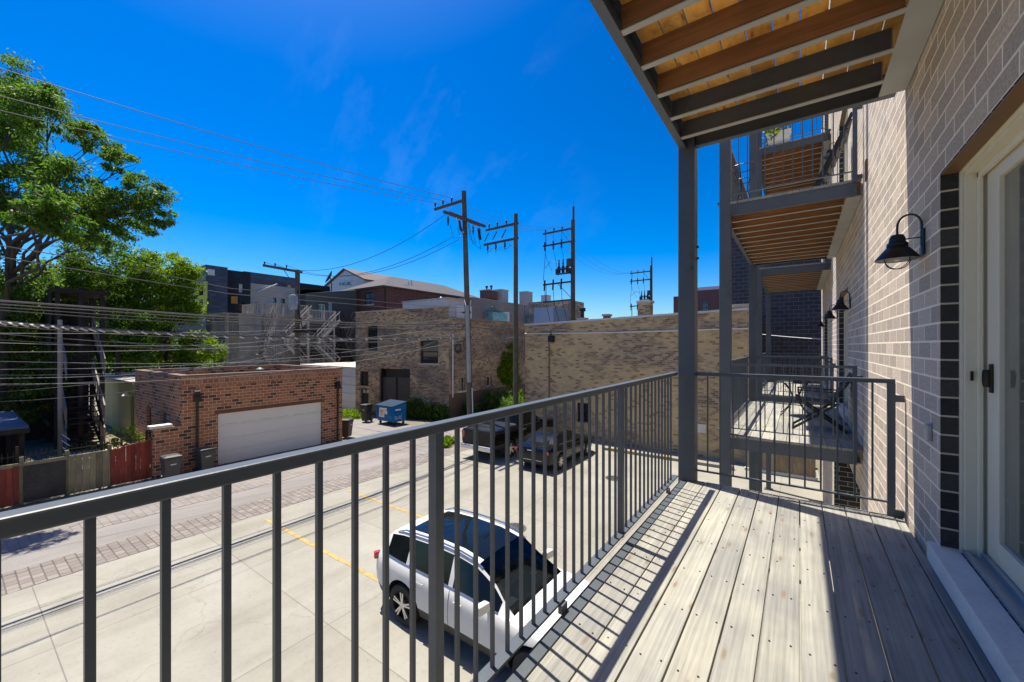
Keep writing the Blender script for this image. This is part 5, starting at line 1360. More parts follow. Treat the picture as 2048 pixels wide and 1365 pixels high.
# ------------------------------------------------------------------ cables
GRP = 'overhead cables along the alley'
LASHM = plain('lashing wire', (.5, .49, .47), .4, .3)
def cable(pts, r, label, sag=0.0, mat=None, group=GRP, seg=14, name='overhead_cable', wrap=False):
    m = MB(); path = []
    for i in range(len(pts) - 1):
        a, b = Vector(pts[i]), Vector(pts[i + 1]); s = sag if isinstance(sag, (int, float)) else sag[i]
        for k in range(seg + (1 if i == len(pts) - 2 else 0)):
            u = k / seg; p = a.lerp(b, u); p.z -= s * 4 * u * (1 - u); path.append(p)
    m.tube(path, r, 6)
    o = m.build(name, mat or CABLEM, None, smooth=True); tag(o, label, 'cable', group)
    if wrap:
        w_ = MB(); acc = 0
        for i in range(len(path) - 1):
            a, b = path[i], path[i + 1]; L = (b - a).length; n = max(1, int(L / .55)); d = (b - a).normalized()
            for k in range(n):
                p = a.lerp(b, k / n); w_.tube([p + Vector((0, 0, r * .6)) - d * .09, p + Vector((r * .9, 0, -r * .3)), p + Vector((0, 0, -r)) + d * .09], r * .55, 4)
        w_.build('lashing', LASHM, o)['kind'] = 'stuff'
    return o
# three bare line wires to the leaning pole
for i, (X, py, ins, lab) in enumerate(((-14.75, 112, insA[0], 'topmost bare wire rising to the left above the big tree'), (-15.4, 168, insA[1], 'middle bare wire of the three rising left over the big tree'), (-16.0, 198, insA[2], 'lowest bare wire of the three rising left over the big tree'))):
    p0 = onX(0, py, X); far = ins + Vector((0, .02, .25)); d = (p0 - far); st = p0 + d * .9; st.z += .5
    cable([st, far], .011, lab, .55)
    cable([far, Vector((-14.1 - .5 - .65 * i, 19.95, G + 7.68)), Vector((-13.75 - .8 - .72 * i, 27.0, zsC[0] + .3)), Vector((-14.1 - .8 - .72 * i, 47.8, zsD[0] + .3))], .010,
          ('short bare wire linking the arm tips of the poles, nearest the shafts', 'short bare wire linking the middle arm insulators of the poles', 'short bare wire linking the outer arm tips of the poles')[i], (.1, .25, 1.6))
# bundle along the alley (x about -13.9)
def run(pxs, X, r, label, wrap=False, end=None, mat=None, st=True):
    pts = [onX(px, py, X) for px, py in pxs]
    if st:
        d = (pts[0] - pts[1]); pts = [pts[0] + d * (14 / max(.1, abs(d.y)))] + pts
    if end is not None: pts.append(Vector(end))
    return cable(pts, r, label, [.25 if i == 0 and st else (.04 if (pts[i + 1] - pts[i]).length > 6 else .0) for i in range(len(pts) - 1)], mat, seg=10, wrap=wrap)
run([(0, 602), (200, 616), (400, 631), (700, 646)], -14.05, .027, 'uppermost thick cable of the bundle crossing in front of the yard', end=PA(G + 1.15))
run([(0, 609), (200, 622), (400, 636), (700, 650)], -13.9, .014, 'thick cable running just under the uppermost of the bundle', end=PA(G + 1.02))
run([(0, 621), (200, 636), (400, 648), (700, 657)], -13.75, .013, 'dark cable low in the upper bundle', end=PA(G + .85), mat=BLACKP)
run([(0, 645), (200, 660), (450, 673), (700, 678)], -13.9, .042, 'heavy lashed cable hanging alone below the bundle', wrap=True, end=PA(G + .45))
run([(0, 668), (200, 683), (450, 695), (700, 700)], -13.65, .010, 'light cable sagging below the heavy lashed one', end=PA(G - .02))
run([(0, 491), (230, 530), (460, 577), (740, 602)], -13.3, .010, 'pale service wire crossing high in front of the trees', end=PA(G + 2.0))
run([(0, 514), (230, 552), (460, 588), (740, 612)], -13.2, .011, 'second pale service wire just below the high one', end=PA(G + 1.75))
run([(0, 615), (200, 629), (400, 642), (700, 654)], -13.84, .009, 'thin wire tucked inside the upper cable bundle', end=PA(G + .95))
run([(0, 652), (200, 667), (450, 680), (700, 684)], -14.1, .009, 'thin messenger wire close under the heavy lashed cable', end=PA(G + .38))
run([(0, 680), (200, 692), (450, 703), (700, 706)], -13.75, .008, 'thin low wire under the light sagging cable', end=PA(G - .12))
# continuing past the leaning pole
cable([PA(G + 1.05), PB(G + 1.1) + Vector((0, -.2, 0)), (-14.0, 45, G + 1.3)], .04, 'thick cable carrying on past the leaning pole to the next pole', (.1, .5))
cable([PA(G + .4), PB(G + .5) + Vector((0, -.2, 0)), (-14.0, 45, G + .6)], .035, 'second thick cable between the leaning pole and its neighbour', (.12, .4))
# drops fanning in the yard
EB = PE(G + .2)
for i, (px, py0, mid, lab) in enumerate(((0, 690, .9, 'thin drop wire sagging from the transformer pole to the left, highest of the fan'), (0, 697, 1.1, 'second thin drop wire of the fan over the yard'), (0, 717, 1.0, 'third thin drop wire of the fan over the yard'), (0, 723, 1.2, 'lowest thin drop wire of the fan over the yard'))):
    a = onX(px, py0, -18.5); b = PE(G + .1 + .35 * (i % 3)); d = (a - b)
    cable([a + d * .35, b], .009, lab, mid * 1.25, group='drop wires over the yard')
for i, (a, b, s, lab) in enumerate(((PE(G + .9), PA(G + .6), .5, 'sagging drop between transformer pole and leaning pole, upper'), (PE(G + .3), PA(G + .2), .55, 'sagging drop between transformer pole and leaning pole, lower'),
                                    (PE(G + 1.4), pL.P(pL.L - 1.0, zt - 1.9, -.1), .9, 'drop wire curving to the corner of the brown building'), (PA(G + 1.3), pL.P(pL.L - .4, zt - 1.8, -.1), .12, 'short drop from the leaning pole to the brown building corner'),
                                    (PA(G + 1.6), pL.P(pL.L - 3.2, zt - 2.4, -.1), .3, 'drop from the leaning pole sagging across the brown facade'), (PA(G + 1.2), pL.P(pL.L - 5.4, zt - 3.3, -.1), .5, 'lower drop crossing the brown facade'),
                                    (PA(G + .7), Vector((-42, 33.5, G + .7)), 1.0, 'long drop running back to the maroon house'), (PE(G - .1), Vector((-40, 12.0, G - .8)), .4, 'drop from transformer pole to the grey porch'),
                                    (PE(G + .0), Vector((-43, 20.5, G + .3)), .3, 'drop from transformer pole to the white posted porch'), (PE(G + .5), Vector((-30.4, 5.2, G + .3)), .6, 'drop from transformer pole to the dark stair tower'),
                                    (PB(G + .9), Vector((-20.2, 27, G - .3)), .2, 'drop from the second pole to the side of the brown building'), (PB(G + .6), Vector((-12.6, 20.5, G + .55)), .05, 'short drop from the second pole to the tan wall'))):
    cable([a, b], .013, lab, s, group='drop wires over the yard')
for i, lab in enumerate(('line wire from the transformer pole arm tip up to the leaning pole', 'line wire from the middle of the transformer arm to the leaning pole', 'line wire from the inner transformer arm to the leaning pole')):
    cable([insE[i] + Vector((0, 0, .22)), Vector((-14.3, yA - 1.5 + .5 * i, zA2 - .05 - (1.0 if i else 0)))], .013, lab, 1.5 - .1 * i, BLACK, group='line wires to the transformer pole')
THINW = plain('thin wire in highlight tone', (.34, .335, .32), .35, 0, .1, 1)  # paler than the cables, highlights put into the colour
rw_ = random.Random(5)
for i in range(7):
    a = onX(0, 634 + 12 * i + rw_.uniform(-3, 3), -16.5 - .55 * i)
    b = (PE(G + .9 - .2 * i) if i % 3 else pL.P(pL.L - 1.5 - .6 * i, zt - 2.6 - .12 * i, -.1)) if i % 2 else PA(G + 1.5 - .18 * i)
    d = a - b
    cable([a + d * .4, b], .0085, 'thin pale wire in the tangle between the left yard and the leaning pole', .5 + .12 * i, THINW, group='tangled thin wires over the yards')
for i in range(6):
    a = PE(G + 1.3 - .35 * i); b = Vector((-40 - .5 * i, 9.5 + 2.4 * i, G + .8 - .5 * i))
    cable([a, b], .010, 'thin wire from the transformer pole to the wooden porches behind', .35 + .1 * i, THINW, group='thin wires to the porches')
cable([(-1.6, 21, G + .55), (.6, 16.8, G + .22)], .012, 'pale wire stretched across the dark block wall under the far balconies', .02, WHITE)

# ------------------------------------------------------------------ flower box on the topmost balcony
fb = thing('flower_box', 'white planter box with yellow flowers on the edge of the topmost balcony', 'planter', (-.45, 12.7, LZ + 2 * FL - .16))
zf = LZ + 2 * FL - .16
m = MB(); m.add([(-.66, 12.62, zf), (-.2, 12.62, zf), (-.2, 12.80, zf), (-.66, 12.80, zf), (-.70, 12.58, zf + .22), (-.16, 12.58, zf + .22), (-.16, 12.84, zf + .22), (-.70, 12.84, zf + .22)], [(3, 2, 1, 0), (4, 5, 6, 7), (0, 1, 5, 4), (1, 2, 6, 5), (2, 3, 7, 6), (3, 0, 4, 7)]); m.build('box', WHITE, fb)
# ------------------------------------------------------------------ foliage
def leaf_mesh(name, centers, dirs, size, asp, mat, parent):
    n = len(centers); a = dirs / np.linalg.norm(dirs, axis=1, keepdims=True)
    b = rng.normal(size=(n, 3)); b -= a * (a * b).sum(1, keepdims=True); b /= np.linalg.norm(b, axis=1, keepdims=True)
    s = size * rng.uniform(.65, 1.35, (n, 1)); c = centers - np.array(off_of(parent))
    tip = c + a * s; l = c + a * s * .45 + b * s * asp * .5; r = c + a * s * .45 - b * s * asp * .5
    V = np.stack([c, l, tip, r], 1).reshape(-1, 3)
    me = bpy.data.meshes.new(name); me.vertices.add(n * 4); me.vertices.foreach_set('co', V.ravel())
    me.loops.add(n * 4); me.loops.foreach_set('vertex_index', np.arange(n * 4, dtype=np.int32))
    me.polygons.add(n); me.polygons.foreach_set('loop_start', np.arange(0, n * 4, 4, dtype=np.int32))
    me.update(calc_edges=True)
    return link_mesh(me, name, parent, [mat])
def clump_leaves(clumps, dens, droop=.35, sub=.42):
    C, D = [], []
    for (c, r) in clumps:
        c = np.array(c); r = np.array(r if hasattr(r, '__len__') else (r, r, r * .8)); vol = r.prod()
        ns = int(10 + 13 * vol ** .66)
        d = rng.normal(size=(ns, 3)); d /= np.linalg.norm(d, axis=1, keepdims=True)
        sc = c + d * r * rng.uniform(.35, 1.0, (ns, 1)) ** .6
        n = int(dens * vol ** .75); pick = rng.integers(0, ns, n)
        sig = sub * r.mean() * rng.uniform(.25, .7, (ns, 1))
        g = rng.normal(size=(n, 3)) * sig[pick] * np.array([1, 1, .6])
        p = sc[pick] + g
        out = p - c; out /= np.linalg.norm(out, axis=1, keepdims=True) + 1e-6
        dd = out * .6 + rng.normal(size=(n, 3)) * .7; dd[:, 2] -= droop
        C.append(p); D.append(dd)
    return np.concatenate(C), np.concatenate(D)
def branch_path(a, b, k=6, wob=.12):
    a, b = Vector(a), Vector(b); L = (b - a).length; out = []
    for i in range(k + 1):
        u = i / k; p = a.lerp(b, u); p.z += math.sin(math.pi * u) * L * .08
        if 0 < i < k: p += Vector((random.uniform(-1, 1), random.uniform(-1, 1), random.uniform(-.5, .5))) * wob * L * .3
        out.append(p)
    return out
def tree(name, label, base, fork, clumps, leafm, dens, size, asp, r0=.22, group='trees in the yards', droop=.35, sub=.34, twigs=True, cat='tree'):
    t = thing(name, label, cat, base, group)
    m = MB(); base, fork = Vector(base), Vector(fork)
    tp = branch_path(base - Vector((0, 0, .2)), fork, 6, .10)
    m.tube(tp, [r0 * (1.25 - .5 * i / 6) for i in range(7)], 10)
    tips = []
    for c, r in clumps:
        c = Vector(c); rr = r if not hasattr(r, '__len__') else r[0]
        st = tp[random.choice((4, 5, 6))]
        bp_ = branch_path(st, c, 6, .16); m.tube(bp_, [max(.018, r0 * .36 * (1 - .85 * i / 6)) for i in range(7)], 7)
        if twigs:
            for _ in range(7):
                i0 = random.choice((3, 4, 5, 6)); d = Vector((random.gauss(0, 1), random.gauss(0, 1), random.gauss(0, .7))).normalized()
                m.tube(branch_path(bp_[i0], c + d * rr * random.uniform(.6, 1.0), 4, .2), [r0 * .13, r0 * .10, r0 * .07, r0 * .05, .008], 5)
    m.build('trunk', BARK, t, smooth=True)
    C, D = clump_leaves(clumps, dens, droop, sub)
    leaf_mesh('crown', C, D, size, asp, leafm, t)
    return t
def cl(lst, dep, k=1.0):
    out = []
    for px, py, rp, *dd in lst:
        d_ = dep + (dd[0] if dd else 0); c = atD(px, py, d_); r = rp / F * d_ * k
        out.append((tuple(c), (r, r, r * .85)))
    return out
LF1 = leafy('ailanthus leaves', (.045, .105, .016), (.145, .245, .034))
LF2 = leafy('bright young leaves', (.08, .16, .013), (.23, .32, .024))
LF3 = leafy('dark undergrowth leaves', (.04, .09, .014), (.13, .20, .03))
big = [(35, 165, 62), (-45, 220, 80, 2), (95, 235, 58, -1), (15, 300, 66, 1), (150, 372, 74, -1.5), (196, 285, 34, 1), (238, 322, 36), (288, 382, 42), (304, 428, 34), (262, 448, 40, 1), (215, 400, 40), (140, 455, 46, -1), (132, 440, 42, -6.3), (70, 432, 42, -6.6), (98, 400, 34, -6.3), (20, 425, 38, 2), (-60, 380, 70, 1), (185, 480, 34, 1)]
tree('tall_yard_tree', 'tall dark green feathery tree filling the upper left corner', atD(-8, 690, 20).to_2d().to_3d(), atD(20, 500, 20), cl(big, 19.5), LF1, 3600, .165, .36, .22, droop=.8, sub=.31)
mid = [(330, 545, 55), (358, 560, 36), (300, 590, 50, 1), (350, 620, 45), (372, 600, 22), (270, 560, 45, 2), (400, 690, 32, -1), (425, 700, 22, -1), (375, 720, 38), (340, 690, 40, 1), (300, 650, 35, 1)]
tree('yard_tree', 'bright green slender tree behind the red garage, nearest the slate tower', atD(333, 770, 31).to_2d().to_3d(), atD(332, 640, 31), cl(mid, 31), LF2, 1300, .25, .38, .13, droop=.4, sub=.31)
lft = [(215, 530, 60), (170, 560, 50), (245, 600, 50, 1), (190, 610, 45), (260, 660, 45), (245, 700, 38, 1), (210, 690, 30), (285, 700, 30)]
tree('yard_tree', 'leaning dark trunked tree between the stair tower and the olive garage', atD(242, 760, 27).to_2d().to_3d(), atD(222, 640, 27), cl(lft, 27.5), leafy('mixed leaves', (.035, .085, .012), (.12, .20, .02)), 1300, .22, .38, .15, droop=.4, sub=.31)
low = [(20, 560, 60), (70, 590, 45), (10, 650, 55), (60, 650, 40), (40, 720, 55), (80, 760, 45), (20, 790, 45), (95, 720, 30), (50, 820, 30), (-20, 700, 60)]
tree('shady_yard_tree', 'low shady tree over the blue carport at the left edge', atD(30, 860, 21).to_2d().to_3d(), atD(40, 760, 21), cl(low, 20.8), LF3, 950, .20, .42, .14, droop=.35)
far = [(430, 720, 26, 6), (410, 740, 26, 6), (440, 745, 18, 6)]
tree('small_shrub_tree', 'small bushy tree at the foot of the grey porches', atD(420, 790, 37).to_2d().to_3d(), atD(420, 755, 37), cl(far, 31), LF2, 420, .28, .45, .08)
# bushes beyond the yards closing the view on the left
for i, (pts, lab) in enumerate((([(60, 640, 90), (180, 650, 80), (-60, 620, 100), (120, 590, 70)], 'hazy green tree mass far behind the stair tower'), ([(290, 690, 60), (380, 650, 50), (230, 720, 60)], 'farther green tree between olive garage and slate tower'))):
    tree('distant_tree', lab, atD(pts[0][0], 740, 62).to_2d().to_3d(), atD(pts[0][0], 690, 62), cl(pts, 62), leafy('far leaves %d' % i, (.09, .16, .03), (.2, .28, .06)), 130, .62, .5, .25, twigs=False)
# young plant in the yard
q = Vector((-23.4, 4.35, 0))
tree('yard_sapling', 'yellow green sapling behind the iron fence, left of the garage window', q, q + Vector((0, 0, .7)), [(tuple(q + Vector((0, 0, 1.2))), (.55, .55, .5)), (tuple(q + Vector((.3, -.5, 1.0))), (.45, .45, .35)), (tuple(q + Vector((-.1, .5, 1.45))), (.4, .45, .4))], LF2, 700, .17, .35, .025, cat='plant', twigs=False, group='plants in the left yard')
q = Vector((-22.3, 3.2, 0))
tree('yard_plant', 'low leafy plants along the iron fence', q, q + Vector((0, 0, .2)), [((-22.2, 2.6, .9), (.4, .6, .3)), ((-22.0, 3.6, .75), (.4, .6, .3)), ((-22.2, 4.2, .6), (.3, .5, .3))], LF2, 700, .14, .35, .015, cat='plant', twigs=False, group='plants in the left yard')
# ivy on the brown building
pv = [pR.pix(px, py) for px, py in ((1018, 705), (1012, 725), (1020, 740), (1008, 750), (1022, 760))]
iv = thing('wall_ivy', 'patch of bright ivy climbing the brown brick side wall', 'ivy', (-20.2, 20.8 + pv[0][0], 0))
C, D = clump_leaves([((-20.15, 20.8 + s, z), (.12, 1.1, .75)) for s, z in pv], 2600, .3, .5)
C[:, 0] = np.clip(C[:, 0], -20.26, -19.95)
leaf_mesh('leaves', C, D, .22, .7, LF2, iv)
m = MB()
for s, z in pv[:3]: m.tube(branch_path((-20.25, 20.8 + s, 0), (-20.22, 20.8 + s + .2, z), 6, .03), .02, 5)
m.build('stems', BARK, iv)
# weeds: blades and leaf tufts at wall feet
def weeds(label, spots, hgt, n, mat, kind='stuff', name='weeds'):
    C, D, = [], []
    for (x, y, r, h) in spots:
        k = n; ang = rng.uniform(0, 6.28, k); rr = r * np.sqrt(rng.uniform(0, 1, k))
        p = np.stack([x + rr * np.cos(ang), y + rr * np.sin(ang), rng.uniform(0, 1, k) ** 1.4 * h], 1)
        d = rng.normal(size=(k, 3)) * .6; d[:, 2] += .8; C.append(p); D.append(d)
    C, D = np.concatenate(C), np.concatenate(D)
    o = leaf_mesh(name, C, D, hgt, .3, mat, None)
    o['kind'] = kind; tag(o, label, 'weeds'); return o
sp = [(pL.P(u, 0, -.5).x, pL.P(u, 0, -.5).y, .55, h) for u, h in ((4.9, 1.0), (5.6, 1.3), (6.2, .9), (7.0, 1.0), (7.6, .8))]
weeds('leafy weeds growing along the foot of the brown brick building', sp, .28, 500, LF3)
weeds('tall weeds between the utility poles and the tan wall corner', [(-19.3, 24.5, .8, 1.5), (-18.6, 26, 1.0, 1.7), (-17.6, 25, 1.0, 1.3), (-15.6, 22, .8, 1.6), (-14.6, 21.6, .6, 1.8), (-19.6, 22.3, .5, .9), (-14.8, 24, .8, 2.2)], .30, 700, LF3)
weeds('yellow green grass tufts at the alley corner by the white garage', [(-26.8, 16.9, .5, .3), (-27.6, 17.6, .6, .35), (-25.9, 17.2, .4, .25), (-14.9, 14.9, .35, .3), (-15.2, 15.6, .3, .25)], .2, 420, LF2)
# flowers of the box
tC, tD = clump_leaves([((-.45, 12.70, zf + .32), (.30, .14, .14)), ((-.62, 12.62, zf + .15), (.12, .1, .16))], 5200, -.2, .5)
leaf_mesh('foliage', tC, tD, .10, .5, LF2, fb)
tC, tD = clump_leaves([((-.42, 12.64, zf + .40), (.30, .14, .12))], 9000, -.3, .5)
leaf_mesh('flowers', tC, tD, .07, .9, leafy('yellow petals', (.55, .38, .02), (.70, .55, .04)), fb)
# ------------------------------------------------------------------ cars, lofted from cross sections
def carpaint(name, col, flake=.0, rough=.28):
    m = plain(name, col, rough, flake, .03, .7, coat=.22, spec=.25); return m
PW_ = carpaint('white car paint', (.58, .58, .57)); PB_ = carpaint('black car paint', (.006, .006, .007), rough=.15); PT_ = carpaint('black truck paint', (.007, .007, .008), rough=.2)
CABS = plain('cabin trim', (.07, .07, .07), .8); CABG = plain('dashboard trim', (.30, .32, .29), .7, 0, .15, 3)
def clear_glass():
    m, nt, bs = new_mat('windscreen glass'); tr = nt.nodes.new('ShaderNodeBsdfTransparent'); gl = nt.nodes.new('ShaderNodeBsdfGlossy'); gl.inputs['Roughness'].default_value = .01
    v = coords(nt); f = noise(nt, v, 1.5, 2); r = ramp(nt, [(.3, (.70, .80, .77)), (.7, (.74, .84, .80))]); nt.links.new(f, r.inputs['Fac']); nt.links.new(r.outputs[0], tr.inputs['Color'])
    fr = nt.nodes.new('ShaderNodeFresnel'); fr.inputs['IOR'].default_value = 1.45; mx = nt.nodes.new('ShaderNodeMixShader')
    nt.links.new(fr.outputs[0], mx.inputs[0]); nt.links.new(tr.outputs[0], mx.inputs[1]); nt.links.new(gl.outputs[0], mx.inputs[2]); nt.links.new(mx.outputs[0], nt.nodes['Material Output'].inputs['Surface']); return m
WSG = clear_glass()
TYRE = plain('tyre rubber', (.018, .018, .018), .85, 0, .2, 9); ALLOY = plain('alloy rim', (.55, .55, .56), .3, .85, .05, 4)
TAIL = plain('red tail lens', (.38, .012, .012), .15, 0, .2, 8, coat=1.0); AMBL = plain('clear lens', (.5, .48, .45), .1, 0, .1, 6, coat=1)
PLATE = plain('number plate', (.45, .55, .68), .5, 0, .15, 9)
CUT = plain('wheel well', (.006, .006, .006), .95)
def ip(tab, x):
    for i in range(len(tab) - 1):
        if x <= tab[i + 1][0]:
            a, b = tab[i], tab[i + 1]; u = (x - a[0]) / max(1e-9, b[0] - a[0]); u = max(0, min(1, u)); return a[1] + (b[1] - a[1]) * u
    return tab[-1][1]
def car(name, label, loc, rot, S, cat='car'):
    t = thing(name, label, cat, loc)
    L = S['L']; base = Vector(loc); ca, sa = math.cos(rot), math.sin(rot)
    W = lambda x, y, z: base + Vector(((x - L / 2) * ca - y * sa, (x - L / 2) * sa + y * ca, z))
    D3 = lambda x, y, z: Vector((x * ca - y * sa, x * sa + y * ca, z))
    def section(x):
        zb, zs, zr, w, wr = (ip(S[k], x) for k in ('zb', 'zs', 'zr', 'w', 'wr'))
        zr = max(zr, zs + .035); cab = max(0, min(1, (zr - zs) / .35)); h = zr - zs
        wr_ = wr * cab + .80 * w * (1 - cab)
        return [(0, zb), (.78 * w, zb), (.93 * w, zb + .05), (.985 * w, zb + .28 * (zs - zb)), (w, zb + .55 * (zs - zb)), (.985 * w, zb + .80 * (zs - zb)), (.955 * w, zs - .02), (.925 * w, zs + .005),
                (.915 * w * cab + (1 - cab) * .90 * w, zs + .03 * cab + .01), (wr_ + .035 * cab, zs + h * (.86 * cab + .55 * (1 - cab))), (wr_, zs + h * (.95 * cab + .8 * (1 - cab))), (wr_ * .8, zs + h * .99), (wr_ * .45, zr), (0, zr + .006)]
    xs = S['xs']; K = 14; secs = [section(x) for x in xs]
    full = 2 * K - 2
    v = []; f = []; mi = []
    for x, s in zip(xs, secs):
        ring = [(y, z) for y, z in s] + [(-y, z) for y, z in reversed(s[1:-1])]
        v += [tuple(W(x, y, z) - base) for y, z in ring]
    g0, g1 = S['glass']           # x range of side glass
    pil = S['pillars']
    for i in range(len(xs) - 1):
        xm = (xs[i] + xs[i + 1]) / 2
        for j in range(full):
            k = j if j < K - 1 else full - 1 - j     # strip index on half section
            a = i * full + j; b = i * full + (j + 1) % full
            f.append((a, b, b + full, a + full)); mt = 0
            if k == 8 and g0 < xm < g1 and not any(p0 < xm < p1 for p0, p1 in pil): mt = 4
            if k >= 10 and S['ws'][0] < xm < S['ws'][1]: mt = 2
            if k >= 10 and S['rw'][0] < xm < S['rw'][1]: mt = 3
            if k >= 11 and S.get('pano') and S['pano'][0] < xm < S['pano'][1]: mt = 5
            if k <= 1: mt = 1
            if k == 2 and S.get('clad'): mt = 1
            if S.get('cover') and k >= 9 and S['cover'][0] < xm < S['cover'][1]: mt = 6
            mi.append(mt)
    f.append(tuple(range(full))); mi.append(0)
    f.append(tuple(reversed(range((len(xs) - 1) * full, len(xs) * full)))); mi.append(0)
    me = bpy.data.meshes.new('tmp_body'); me.from_pydata(v, [], f); me.update(); me.polygons.foreach_set('material_index', mi)
    bm = bmesh.new(); bm.from_mesh(me); bmesh.ops.recalc_face_normals(bm, faces=bm.faces); bm.to_mesh(me); bm.free()
    mats = [S['paint'], BLACKP, CGLASS, CGLASS, CGLASS, CGLASS, S.get('covermat', BLACKP), CUT]
    for m in mats: me.materials.append(m)
    tmp = bpy.data.objects.new('tmp_body', me); COL.objects.link(tmp); tmp.location = base
    cb = MB(); rw = S['r']
    for xw in S['wheels']:
        for s in (-1, 1):
            n = 28; w = ip(S['w'], xw); y0_, y1_ = sorted((s * (w - .30), s * (w + .15)))
            ring = []
            for yy in (y0_, y1_):
                ring += [W(xw + (rw + .075) * math.cos(2 * math.pi * k / n), yy, rw + .01 + (rw + .075) * math.sin(2 * math.pi * k / n)) - base for k in range(n)]
            cb.add(ring, [tuple(range(n)), tuple(reversed(range(n, 2 * n)))] + [(k, n + k, n + (k + 1) % n, (k + 1) % n) for k in range(n)], 7)
    cme = bpy.data.meshes.new('tmp_cut'); cme.from_pydata(cb.v, [], cb.f); cme.update()
    for m in mats: cme.materials.append(m)
    cme.polygons.foreach_set('material_index', [7] * len(cme.polygons))
    bm = bmesh.new(); bm.from_mesh(cme); bmesh.ops.recalc_face_normals(bm, faces=bm.faces); bm.to_mesh(cme); bm.free()
    cut = bpy.data.objects.new('tmp_cut', cme); COL.objects.link(cut); cut.location = base
    bo = tmp.modifiers.new('b', 'BOOLEAN'); bo.object = cut; bo.operation = 'DIFFERENCE'; bo.solver = 'EXACT'
    dg = bpy.context.evaluated_depsgraph_get(); dg.update(); ev = bpy.data.meshes.new_from_object(tmp.evaluated_get(dg))
    bpy.data.objects.remove(tmp); bpy.data.objects.remove(cut)
    VV = [tuple(q.co) for q in ev.vertices]
    parts = {}
    for p in ev.polygons: parts.setdefault(p.material_index, []).append(tuple(p.vertices))
    def submesh(nm, fs, key):
        used = sorted({i for q in fs for i in q}); mp_ = {o: i for i, o in enumerate(used)}
        pm = bpy.data.meshes.new(nm); pm.from_pydata([VV[i] for i in used], [], [tuple(mp_[i] for i in q) for q in fs]); pm.update()
        pm.polygons.foreach_set('use_smooth', [True] * len(pm.polygons))
        try: pm.set_sharp_from_angle(angle=R(40))
        except Exception: pass
        link_mesh(pm, nm, t, [S['wsglass'] if key == 2 and S.get('wsglass') else mats[key]])
    def cabin():
        m = MB(); m.obox(W(2.95, 0, .86), D3(.34, 0, 0), D3(0, .70, 0), (0, 0, .10)); m.obox(W(2.72, 0, .80), D3(.12, 0, 0), D3(0, .66, 0), (0, 0, .18)); m.build('dashboard', CABG, t, bevel=.05)
        for y in (-.36, .36):
            m = MB(); m.obox(W(2.0, y, .62), D3(.28, 0, 0), D3(0, .26, 0), (0, 0, .10)); m.obox(W(1.74, y, .98), D3(.09, 0, -.0) + Vector((0, 0, 0)), D3(0, .25, 0), D3(-.12, 0, 0) + Vector((0, 0, .34))); m.obox(W(1.62, y, 1.37), D3(.05, 0, 0), D3(0, .13, 0), (0, 0, .09)); m.build('seat', CABS, t, bevel=.04)
        m = MB(); c = W(2.50, .36, .98); a1 = D3(0, 1, 0); a2 = (D3(-.45, 0, 0) + Vector((0, 0, 1))).normalized()
        m.tube([c + (a1 * math.cos(R(a)) + a2 * math.sin(R(a))) * .18 for a in range(0, 361, 20)], .016, 6); m.bar(c - a1 * .17, c + a1 * .17, .05, .03); m.build('steering_wheel', BLACK, t)
        m = MB(); m.obox(W(3.12, -.42, .972), D3(.07, 0, 0), D3(0, .11, 0), (0, 0, .003)); m.obox(W(2.98, .52, .972), D3(.05, 0, 0), D3(0, .07, 0), (0, 0, .003)); m.build('paper_slip', WHITE, t)
        m = MB(); m.obox(W(1.75, 0, .42), D3(1.3, 0, 0), D3(0, .72, 0), (0, 0, .02)); m.build('cabin_floor', CABS, t)
    body = None
    for key, nm in ((0, 'body'), (1, 'lower_trim'), (2, 'windscreen'), (3, 'rear_window'), (4, 'side_window'), (5, 'roof_glass'), (6, 'bed_cover'), (7, 'wheel_arch')):
        fs = parts.get(key)
        if not fs: continue
        groups = [(nm, fs)]
        if key == 4:
            groups = []
            lf = [q for q in fs if (-sa * VV[q[0]][0] + ca * VV[q[0]][1]) > 0]; rt = [q for q in fs if q not in lf]
            for side in (lf, rt):      # panes between the pillars
                cuts = [-99] + [p[0] + .02 for p in pil] + [99]
                for c0, c1 in zip(cuts, cuts[1:]):
                    gq = [q for q in side if c0 < sum(ca * VV[i][0] + sa * VV[i][1] for i in q) / len(q) + L / 2 < c1]
                    if gq: groups.append((nm, gq))
        for nm, fs in groups: submesh(nm, fs, key)
    if S.get('cabin'): cabin()
    for _ in ():
        used = sorted({i for q in fs for i in q}); mp_ = {o: i for i, o in enumerate(used)}
        pm = bpy.data.meshes.new(nm); pm.from_pydata([VV[i] for i in used], [], [tuple(mp_[i] for i in q) for q in fs]); pm.update()
        pm.polygons.foreach_set('use_smooth', [True] * len(pm.polygons))
        try: pm.set_sharp_from_angle(angle=R(40))
        except Exception: pass
        link_mesh(pm, nm, t, [mats[key]])
    # wheels
    wm = MB(); tw = S.get('tw', .235)
